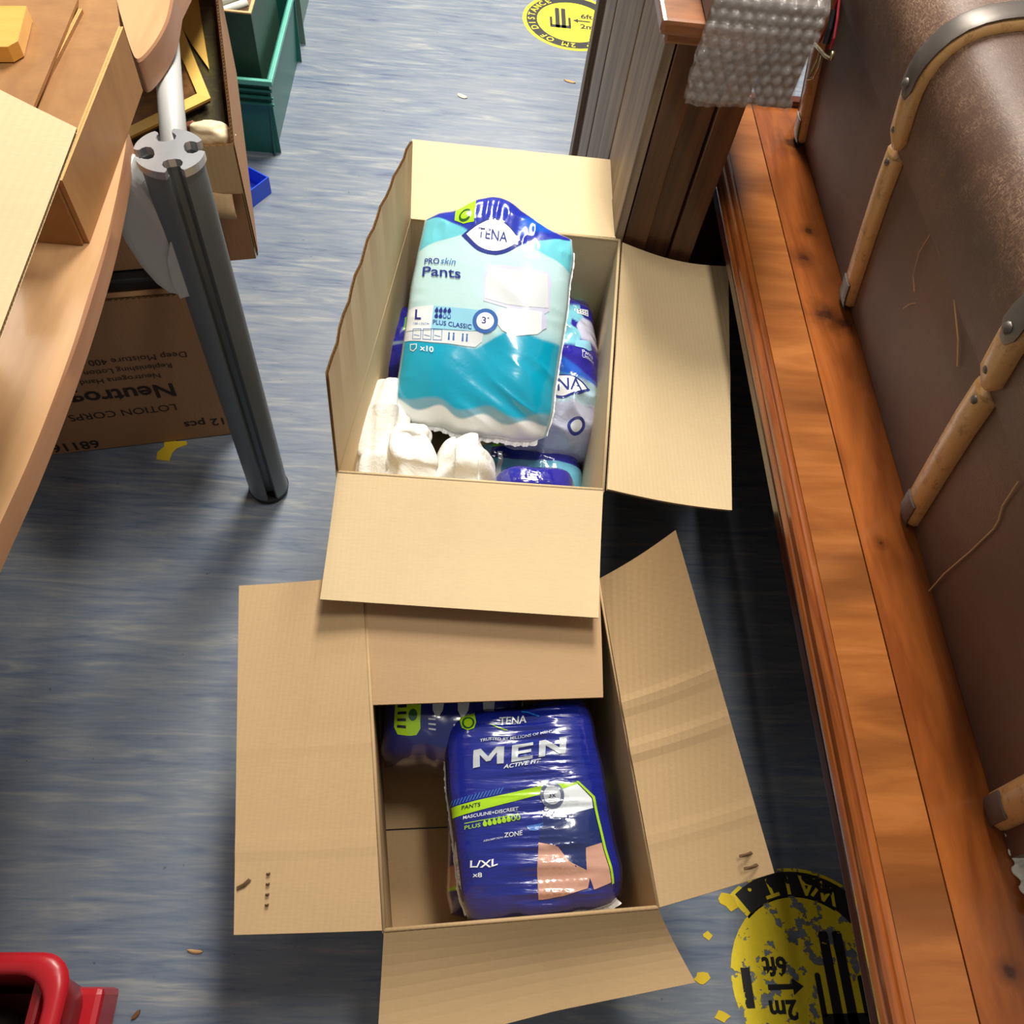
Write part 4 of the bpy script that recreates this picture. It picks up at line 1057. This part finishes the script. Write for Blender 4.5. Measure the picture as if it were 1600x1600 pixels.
# upright green box file with pipes
BF = thing('green_box_file', 'dark green open-topped board box standing inside the teal crate', 'box', (-.56, 1.9, .01), 'green containers by the tables')
bx0, bx1, by0, by1, bz = -.66, -.470, 1.835, 2.10, .325
for (a, b, c_, d) in ((bx0, bx1, by0, by0 + .006), (bx0, bx1, by1 - .006, by1), (bx0, bx0 + .006, by0 + .006, by1 - .006), (bx1 - .006, bx1, by0 + .006, by1 - .006)):
    m = MB(); m.box(a, b, c_, d, .006, bz, None, .001); m.build('side_board', GRD, BF)
m = MB(); m.box(bx0 + .006, bx1 - .006, by0 + .006, by1 - .006, .006, .012); m.build('base_board', GRD, BF)
m = MB()
for (a, b, c_, d) in ((bx0 - .0005, bx1 + .0005, by0 - .0005, by0 + .006), (bx1 - .006, bx1 + .0005, by0 + .006, by1 - .006)): m.box(a, b, c_, d, bz, bz + .003)
m.build('raw_board_rim', m_plain('raw_board', (206, 168, 116), .8), BF)
PIP = m_plain('grey_white_pipe', (204, 204, 192), .4)
for k, (dx, dz) in enumerate(((0, .0), (.018, .012), (.036, .0))):
    m = MB(); m.tube([(bx0 + .02 + .05 * dx, by0 + .045 + dx, bz - .05 + dz), (bx0 + .10, by0 + .055 + dx, bz - .035 + dz), (bx1 - .03, by0 + .10 + dx * 1.2, bz - .03 + dz)], .0085, 12)
    tag(m.build('grey_pipe', PIP, None, smooth=True), ['front grey pipe length lying in the dark green box', 'middle grey pipe length lying in the dark green box', 'rear grey pipe length lying in the dark green box'][k], 'pipe', 'pipe lengths in the green box')
m = MB(); m.box(bx0 + .007, bx1 - .007, by0 + .007, by1 - .007, .013, bz - .062); tag(m.build('brown_paper_wad', m_plain('brown_packing_paper', (126, 90, 64), .8, 0, .4, 12, .6)), 'brown packing paper filling the dark green box under the pipes', 'paper')
crate('grey green crate farthest back on the left, beyond the teal crate', -.80, -.448, 2.27, 2.75, 0, .30, GRG, GRG, .02)
# blue item on the floor
BI = thing('blue_box', 'small bright blue open plastic box beside the carton stack', 'box', (-.50, 1.64, 0))
BL = m_plain('bright_blue_plastic', (44, 82, 214), .35); MI = Matrix.Translation((-.505, 1.65, 0)) @ Matrix.Rotation(math.radians(-32), 4, 'Z')
for (a, b, c_, d) in ((-.06, .04, -.04, -.037), (-.06, .04, .037, .04), (-.06, -.057, -.037, .037), (.037, .04, -.037, .037)):
    m = MB(); m.box(a, b, c_, d, 0, .045, MI); m.build('box_side', BL, BI)
m = MB(); m.box(-.057, .037, -.037, .037, 0, .003, MI); m.build('base', BL, BI)

# ================================================================== red basket
RED = m_plain('red_plastic', (186, 30, 40), .3, 0, .08, 14, .03); REDD = m_plain('deep_red_plastic', (150, 26, 32), .4)
RB = thing('red_basket', 'glossy red plastic shopping basket at the left edge near the viewer', 'basket', (-.60, -.15, 0))
def rrect(x0, x1, y0, y1, r, n=7):
    p = []
    for (cx, cy, a0) in ((x1 - r, y1 - r, 0), (x0 + r, y1 - r, 90), (x0 + r, y0 + r, 180), (x1 - r, y0 + r, 270)):
        for k in range(n): a = math.radians(a0 + 90 * k / (n - 1)); p.append((cx + r * math.cos(a), cy + r * math.sin(a)))
    return p
bx = (-.80, -.400, -.36, .028)
def loopgrid(name, rings, mt, T, smooth=True):
    n = len(rings[0]); v = [q for r in rings for q in r]; f = [(r * n + i, r * n + (i + 1) % n, (r + 1) * n + (i + 1) % n, (r + 1) * n + i) for r in range(len(rings) - 1) for i in range(n)]
    m = MB(); m.add(v, f); return m.build(name, mt, T, smooth=smooth)
prof = []
for k in range(13):
    a = math.pi * 2 * k / 12; prof.append((.011 * math.cos(a), .011 * math.sin(a) * .8))
rings = [[(p[0], p[1], .258 + dz) for p in rrect(bx[0] - d, bx[1] + d, bx[2] - d, bx[3] + d, .035)] for d, dz in prof]
loopgrid('rim', rings, RED, RB)
rings = [[(p[0], p[1], z_) for p in rrect(bx[0] + i_, bx[1] - i_, bx[2] + i_, bx[3] - i_, .03)] for i_, z_ in ((.004, .255), (.012, .16), (.030, .004))]
o = loopgrid('basket_wall', rings, REDD, RB, True); so = o.modifiers.new('t', 'SOLIDIFY'); so.thickness = .003
m = MB(); m.prism(rrect(bx[0] + .03, bx[1] - .03, bx[2] + .03, bx[3] - .03, .03), lambda p, k: (p[0], p[1], .002 + .003 * k)); m.build('base', REDD, RB)
m = MB(); e = at(163, 1542, .13); m.box(-.47, e.x, -.28, e.y, .06, .13, None, .008); m.build('handle_housing', RED, RB)
q = at(60, 1552, .20); m = MB(); m.box(q.x - .006, q.x + .006, q.y - .05, q.y + .022, .16, .205, None, .004); m.build('inner_rib', RED, RB)
lump('grey_bundle', 'crumpled dark grey bundle inside the red basket', 'bundle', (-.60, -.16, .10), (.15, .15, .09), m_plain('dark_grey_cloth', (64, 56, 54), .5, 0, .4, 25, .8), 5)

# ================================================================== cabinet
OLD = m_wood('grey_weathered_board', (104, 86, 68), (158, 136, 112), (18, 18, 1.1), .6, .05); OLD2 = m_wood('dark_stained_board', (62, 34, 18), (104, 62, 34), (14, 14, 1.2), .38, .3); MLD = m_wood('brown_moulding', (96, 54, 26), (150, 92, 50), (2, 12, 12), .35, .4)
CB = thing('boarded_cabinet', 'tall narrow dark wooden cabinet with grey vertical boards on its side', 'cabinet', (.36, 1.54, 0))
cx0, cx1, cy0, cy1, cz = .284, .436, 1.172, 1.905, .745
ys = [cy0, 1.27, 1.385, 1.50, 1.64, 1.76, 1.86, cy1]
for i in range(7):
    m = MB(); o_ = .0015 * (i % 2) + (.010 if i == 5 else 0)
    m.box(cx0 + o_, cx0 + .016, ys[i] + .0012, ys[i + 1] - .0012, 0, cz - .03, None, .0018); m.build('board', OLD if i != 5 else OLD2, CB)
xs = [cx0 + .017, .345, .392, cx1]
for i in range(3):
    m = MB(); m.box(xs[i] + .001, xs[i + 1] - .001, cy0 + (.0, .012, .004)[i], cy0 + .03, 0, cz - .03, None, .002); m.build('front_panel', OLD2, CB)
m = MB(); m.box(cx1 - .014, cx1, cy0 + .031, cy1, 0, cz - .03); m.build('side_panel', OLD2, CB)
m = MB(); m.box(cx0 + .017, cx1 - .015, cy1 - .014, cy1, 0, cz - .03); m.build('back_panel', OLD2, CB)
m = MB(); m.box(cx0 - .004, cx1 + .004, cy0 - .006, cy1 + .004, cz - .030, cz - .012, None, .004); m.build('lower_moulding', MLD, CB)
m = MB(); m.box(cx0 - .016, cx1 + .010, cy0 - .020, cy1 + .008, cz - .012, cz + .010, None, .006); m.build('cabinet_top', MLD, CB)

# bubble wrap over a board on the cabinet
BW = thing('bubble_wrap_parcel', 'clear bubble wrap draped over the cabinet top beside the brown trunk', 'bubble wrap', (.42, 1.35, .755))
m = MB(); m.box(.328, .484, 1.150, 1.62, .757, .793, None, .003); m.box(.442, .488, 1.150, 1.60, .645, .757, None, .003); m.build('wrapped_board', m_plain('grey_brown_board', (92, 70, 58), .5), BW)
BWM = NT('clear_bubble_film'); BWM.base(lin((196, 190, 186))); BWM.rough(.07); BWM.b.inputs['Alpha'].default_value = .30; BWM.b.inputs['Specular IOR Level'].default_value = 1.0
BWM.b.inputs['Coat Weight'].default_value = 1; BWM.bump(BWM.noise(BWM.mapping((1, 1, 1)), 130, 3, .6, 1.5), .6, .004)
p_a, p_b, n_s, n_t = .0, .0, 190, 80
def wrap_sheet(off, ph):
    rows = []
    path = [(1.63, .800), (1.175, .802), (1.148, .794), (1.138, .760), (1.135, .712), (1.132, .664)]
    d = [0]
    for i in range(1, len(path)): d.append(d[-1] + math.hypot(path[i][0] - path[i - 1][0], path[i][1] - path[i - 1][1]))
    L = d[-1]; ns = int(L / .0023); nt = int(.158 / .0023)
    for i in range(ns + 1):
        s = L * i / ns; k = max(j for j in range(len(d) - 1) if d[j] <= s + 1e-9); f_ = (s - d[k]) / (d[k + 1] - d[k])
        y = path[k][0] * (1 - f_) + path[k + 1][0] * f_; zz = path[k][1] * (1 - f_) + path[k + 1][1] * f_
        dy = path[k + 1][0] - path[k][0]; dz = path[k + 1][1] - path[k][1]; l_ = math.hypot(dy, dz); ny, nz = dz / l_, -dy / l_
        row = []
        for j in range(nt + 1):
            t_ = .158 * j / nt; x = .322 + t_
            pitch = .017; rowi = round(s / (pitch * .87)); cxn = (t_ / pitch - .5 * (rowi % 2)); dx = (cxn - round(cxn)) * pitch; ds = s - rowi * pitch * .87
            r2 = (dx * dx + ds * ds) / (.0072 ** 2); h = .0058 * max(0, 1 - r2) ** .6 + .004 * (float(vn(s * 60 + ph, t_ * 60, 1)) - .5) + .014 * (float(vn(s * 14 + ph, t_ * 14, 2)) - .5); h += .005 * (float(vn(round(cxn) * 3.7 + ph, rowi * 2.9, 5)) - .6) * max(0, 1 - r2)
            h += off
            edge = .010 * (float(vn(t_ * 40, 3, 4)) - .5) if i == ns else 0
            row.append((x + .004 * math.sin(s * 30), y + ny * h, zz + nz * h + edge))
        rows.append(row)
    m = MB(); m.grid(rows, True); return m
wrap_sheet(.008, 0).build('bubble_sheet', BWM.m, BW, smooth=True)
wrap_sheet(.016, 9).build('bubble_sheet', BWM.m, BW, smooth=True)

# ================================================================== orange bench
kn = []
for u, v, r in ((1255, 402, .012), (1290, 492, .016), (1320, 505, .012), (1262, 360, .008), (1376, 848, .005), (1578, 1519, .007), (1240, 225, .02)):
    p = at(u, v, .45); kn.append((p.x, p.y, p.z, r))
ORA = m_wood('orange_varnished_pine', (126, 64, 24), (170, 96, 42), (9, 1.5, 9), .26, .55, .7, kn, bands=(5, 3.0, 3))
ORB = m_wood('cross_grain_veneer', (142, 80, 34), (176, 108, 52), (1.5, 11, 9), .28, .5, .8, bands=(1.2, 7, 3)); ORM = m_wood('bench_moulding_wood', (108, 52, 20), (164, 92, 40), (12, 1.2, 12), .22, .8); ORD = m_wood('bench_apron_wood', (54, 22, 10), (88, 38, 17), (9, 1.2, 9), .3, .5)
BN = thing('wooden_bench', 'long low orange varnished wooden bench with a moulded edge', 'bench', (.72, .6, 0))
bz = .45; y0, y1 = -.32, 1.475
prof = [(.478, bz), (.478, bz - .030), (.452, bz - .034), (.446, bz - .030), (.443, bz - .022), (.446, bz - .016), (.450, bz - .013), (.448, bz - .010), (.449, bz - .004), (.453, bz - .001), (.459, bz - .001), (.462, bz - .004), (.464, bz - .0045), (.466, bz - .001), (.470, bz + .0008), (.475, bz + .0008)]
prof = [(.462 + (p[0] - .443) * .70, p[1]) for p in prof]
m = MB(); m.prism(prof, lambda p, k: (p[0], y0 + (y1 - y0) * k, p[1])); m.build('edge_moulding', ORM, BN)
m = MB(); m.prism([(p[0] * -1 + 1.50, p[1]) for p in prof][::-1], lambda p, k: (p[0], y0 + (y1 - y0) * k, p[1])); m.build('edge_moulding', ORM, BN)
for (a, b, mt) in ((.4872, .5527, ORB), (.5547, .700, ORA), (.7015, .86, ORA), (.8615, 1.0215, ORA)):
    m = MB(); m.box(a, b, y0, y1, bz - .022, bz); m.build('plank', mt, BN)
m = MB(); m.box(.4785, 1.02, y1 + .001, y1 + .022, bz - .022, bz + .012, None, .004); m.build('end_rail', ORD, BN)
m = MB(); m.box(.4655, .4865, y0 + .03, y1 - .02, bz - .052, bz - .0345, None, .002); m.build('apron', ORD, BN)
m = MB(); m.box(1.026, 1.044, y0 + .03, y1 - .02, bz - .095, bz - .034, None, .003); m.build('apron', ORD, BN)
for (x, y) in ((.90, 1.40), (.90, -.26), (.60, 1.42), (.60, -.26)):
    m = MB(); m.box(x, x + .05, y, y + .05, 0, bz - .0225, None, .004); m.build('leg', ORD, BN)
m = MB(); m.box(.472, 1.04, y1 - .018, y1, 0, bz - .024, None, .003); m.build('shading_end_panel', ORD, BN)  # closes the bench end; added to shade the floor underneath
m = MB(); m.box(1.045, 1.06, y0, y1, 0, bz - .024, None, .003); m.build('back_panel', ORD, BN)  # unseen panel, added to keep light from under the bench
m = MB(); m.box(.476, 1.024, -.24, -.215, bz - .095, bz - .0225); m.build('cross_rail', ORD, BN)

# ================================================================== trunk
def m_canvas():
    t = NT('brown_trunk_canvas'); v = t.mapping((1, 1, 1))
    n1 = t.noise(t.mapping((700, 170, 700)), 1.0, 2, .5); n2 = t.noise(t.mapping((170, 700, 170)), 1.0, 2, .5)
    weave = t.math('MULTIPLY', t.math('MAXIMUM', n1, n2), .9)
    big = t.noise(v, 5, 4); sm = t.noise(v, 40, 4)
    c = t.ramp(big, [(.3, lin((78, 52, 38))), (.7, lin((98, 68, 50)))])
    geo = t.n('ShaderNodeNewGeometry'); sx = t.n('ShaderNodeSeparateXYZ'); t.l(geo.outputs['Position'], sx.inputs[0])
    lid = t.ramp(sx.outputs[2], [(.74, K(.10)), (.84, K(1))])      # pale flecks grow stronger with height, full on the upper lid
    wear = t.math('MULTIPLY', t.math('MULTIPLY', t.ramp(weave, [(.46, K(0)), (.58, K(1))]), t.ramp(t.math('ADD', big, t.math('MULTIPLY', sm, .4)), [(.55, K(.1)), (.85, K(1))])), lid)
    t.base(t.mix(wear, c, lin((150, 120, 94)))); t.rough(.55)
    t.bump(weave, .35, .0012); return t.m
CAN = m_canvas(); 
SLW = m_wood('worn_ash_slat', (112, 70, 30), (186, 142, 86), (34, 20, 16), .45, .15, 2.2); IRON = m_plain('dull_iron', (98, 90, 84), .42, .6, .2, 50, .2)
TK = thing('travel_trunk', 'old brown canvas trunk with bent wooden slats lying on the orange bench', 'trunk', (.83, .8, bz))
prof = [(.634, .4515), (.624, .50), (.604, .59), (.588, .665), (.577, .727), (.565, .775), (.557, .81), (.556, .835), (.562, .855), (.575, .872), (.600, .885), (.64, .893), (.72, .902), (.85, .908), (.98, .905)]
ty0, ty1 = .125, 1.435
def lerp_prof(z_):
    for (a, b) in zip(prof, prof[1:]):
        if a[1] <= z_ <= b[1]: f_ = (z_ - a[1]) / (b[1] - a[1]); return a[0] + (b[0] - a[0]) * f_
    return prof[-1][0]
body = [p for p in prof if p[1] < .73] + [(.574, .735)]; lid_p = [(lerp_prof(.722) - .004, .722)] + [(p[0] - .004, p[1] + (.003 if p[1] > .86 else 0)) for p in prof if p[1] > .73]
lid_p = smoothp(lid_p)
m = MB(); m.prism(body + [(1.0, .735), (1.0, .4505)], lambda p, k: (p[0], ty0 + (ty1 - ty0) * k, p[1])); m.build('trunk_body', CAN, TK)
m = MB(); m.prism(lid_p + [(1.004, .90), (1.004, .722)], lambda p, k: (p[0], ty0 - .004 + (ty1 - ty0 + .008) * k, p[1])); o = m.build('trunk_lid', CAN, TK, smooth=True); o.data.set_sharp_from_angle(angle=.6)
def strip_path(pp, y, w, th, parent, name, mt, taper=True, lift=0.0, rnd=.5):
    """bent flat bar following 2D profile points pp at depth y; outward normal to the left of travel"""
    pts = [Vector((p[0], 0, p[1])) for p in pp]; n = len(pts); rows = []
    for i in range(n):
        d = (pts[min(i + 1, n - 1)] - pts[max(i - 1, 0)]).normalized(); N = Vector((-d.z, 0, d.x)); s = 1.0
        if taper and i in (0, n - 1): s = .45
        ww = w * (s if taper else 1); p = pts[i] + N * lift
        sec = [(-1, 0), (-1, .45), (-.75, .85), (-.3, 1), (.3, 1), (.75, .85), (1, .45), (1, 0)]
        rows.append([Vector((p.x, y + a * ww / 2, p.z)) + N * (b * th * (s ** .5)) for a, b in sec] + [Vector((p.x, y - ww / 2, p.z))])
    m = MB(); m.grid(rows); m.add(rows[0][:-1], [tuple(range(8))]); m.add(rows[-1][:-1], [tuple(range(7, -1, -1))])
    o = m.build(name, mt, parent, smooth=True); o.data.set_sharp_from_angle(angle=1.1); return o
def dens(pp, n=26):
    d = [0]
    for a, b in zip(pp, pp[1:]): d.append(d[-1] + math.hypot(b[0] - a[0], b[1] - a[1]))
    t = np.linspace(0, d[-1], n); return list(zip(np.interp(t, d, [p[0] for p in pp]), np.interp(t, d, [p[1] for p in pp])))
def rivet(p, N, r, T):
    m = MB(); N = Vector(N).normalized(); a = N.orthogonal().normalized(); b = N.cross(a); rows = []
    for k in range(4):
        q = k / 3; rr = r * math.cos(q * math.pi / 2 * .97); rows.append([Vector(p) + N * (r * .6 * math.sin(q * math.pi / 2)) + (a * math.cos(2 * math.pi * i / 10) + b * math.sin(2 * math.pi * i / 10)) * rr for i in range(11)])
    m.grid(rows); m.build('rivet', IRON, T, smooth=True)
bodyp = [p for p in prof if p[1] < .73]; lidp = smoothp([(p[0] - .004, p[1] + (.003 if p[1] > .86 else 0)) for p in prof if p[1] > .72])
for yy in (1.37, .955, .555, .172):
    o = strip_path(dens([(.6345, .453)] + bodyp[1:] + [(.5765, .722)]), yy, .040, .014, TK, 'lower_slat', SLW, True, .0005)
    o2 = strip_path(dens([(.5725, .729)] + lidp[1:], 34), yy, .040, .014, TK, 'lid_slat', SLW, True, .0005)
    strip_path(dens([(.640, .4515), (.630, .470), (.623, .503)], 6), yy, .030, .003, o, 'corner_plate', IRON, False, .0135)
    sh = [p for p in dens(lidp, 40) if .795 < p[1] and p[0] < .66]
    strip_path(sh, yy, .033, .003, o2, 'shoulder_plate', IRON, True, .0135)
    rivet((lerp_prof(.712) - .014, yy - .004, .708), (-1, 0, .2), .0055, o); rivet((lerp_prof(.745) - .019, yy, .752), (-1, 0, .2), .0055, o2)
    rivet((sh[1][0] - .017, yy, sh[1][1]), (-1, 0, .1), .007, o2); rivet((sh[-2][0] - .002, yy, sh[-2][1] + .0165), (-.1, 0, 1), .007, o2)
# frayed threads
def thread(pxs, r=.0008):
    n0 = Vector((1, 0, .206)).normalized(); o0 = Vector((.634, 0, .45)); pts = []
    for u, v in pxs:
        d = Vector((R @ _ray(u, v)).tolist()); t = (o0 - Vector((0, 0, H))).dot(n0) / d.dot(n0); pts.append(Vector((0, 0, H)) + d * t - n0 * .0035)
    m = MB(); m.tube(pts, r, 5); m.build('loose_thread', m_plain('straw_thread', (186, 150, 104), .7), TK)
thread([(1597, 752), (1572, 790), (1566, 812), (1558, 826), (1520, 862), (1480, 896), (1450, 930)], .0010)
thread([(1460, 362), (1440, 395), (1431, 430), (1433, 455)], .0005); thread([(1415, 482), (1425, 475), (1436, 473)], .0005)
thread([(1496, 468), (1499, 500), (1502, 530), (1501, 572)], .0010)

# keychain hanging at the far slat
KC = thing('keychain_cord', 'red and black cord with metal hook hanging on the far trunk slat', 'keychain', (.56, 1.35, .60))
RC = m_plain('red_cord', (150, 22, 34), .6); BK = m_plain('black_cord', (24, 22, 26), .7); BRS = m_plain('brass_hook_metal', (196, 178, 140), .28, .8, .1, 40)
def kp(u, v, x=.560): return on(u, v, 0, x)
m = MB(); m.tube([kp(1309, -5), kp(1300, 25), kp(1288, 52), kp(1280, 65)], .0022, 8); m.build('cord', RC, KC)
m = MB(); m.tube([kp(1312, -5), kp(1308, 30), kp(1303, 60), kp(1297, 76)], .0022, 8); m.build('cord', RC, KC)
m = MB(); m.tube([kp(1304, 15), kp(1297, 45), kp(1290, 68)], .0055, 8); m.build('black_strap', BK, KC)
m = MB(); m.tube([kp(1272, 68), kp(1280, 76), kp(1290, 88), kp(1299, 92), kp(1302, 80)], .0028, 8); o = m.build('hook', BRS, KC, smooth=True)
m = MB(); m.tube([kp(1282, 80), kp(1276, 95), kp(1268, 112), kp(1262, 124), kp(1270, 122), kp(1279, 104), kp(1284, 86)], .0022, 8); m.build('clasp', BRS, KC, smooth=True)

# crocheted cloth on the bench
m = MB(); rows = []
P0 = at(1588, 1345, bz)
for i in range(60):
    t_ = i / 59; row = []
    for j in range(30):
        s_ = j / 29; ed = .006 * abs(math.sin(t_ * 16)) * (1 - s_); x = P0.x - .004 - ed + s_ * .16; y = P0.y - .055 + t_ * .09 + .004 * math.sin(s_ * 9)
        row.append((x, y, bz + .0075 + .0035 * math.sin(t_ * 60) * math.sin(s_ * 70) * .4 + .003 * math.sin(t_ * 9 + s_ * 6)))
    rows.append(row)
m.grid(rows); o = m.build('crochet_cloth', m_plain('white_crochet_cotton', (224, 220, 206), .9, 0, .12, 160, .8), None, smooth=True); so = o.modifiers.new('t', 'SOLIDIFY'); so.thickness = .003
tag(o, 'white crocheted cloth on the bench in front of the trunk end', 'cloth')
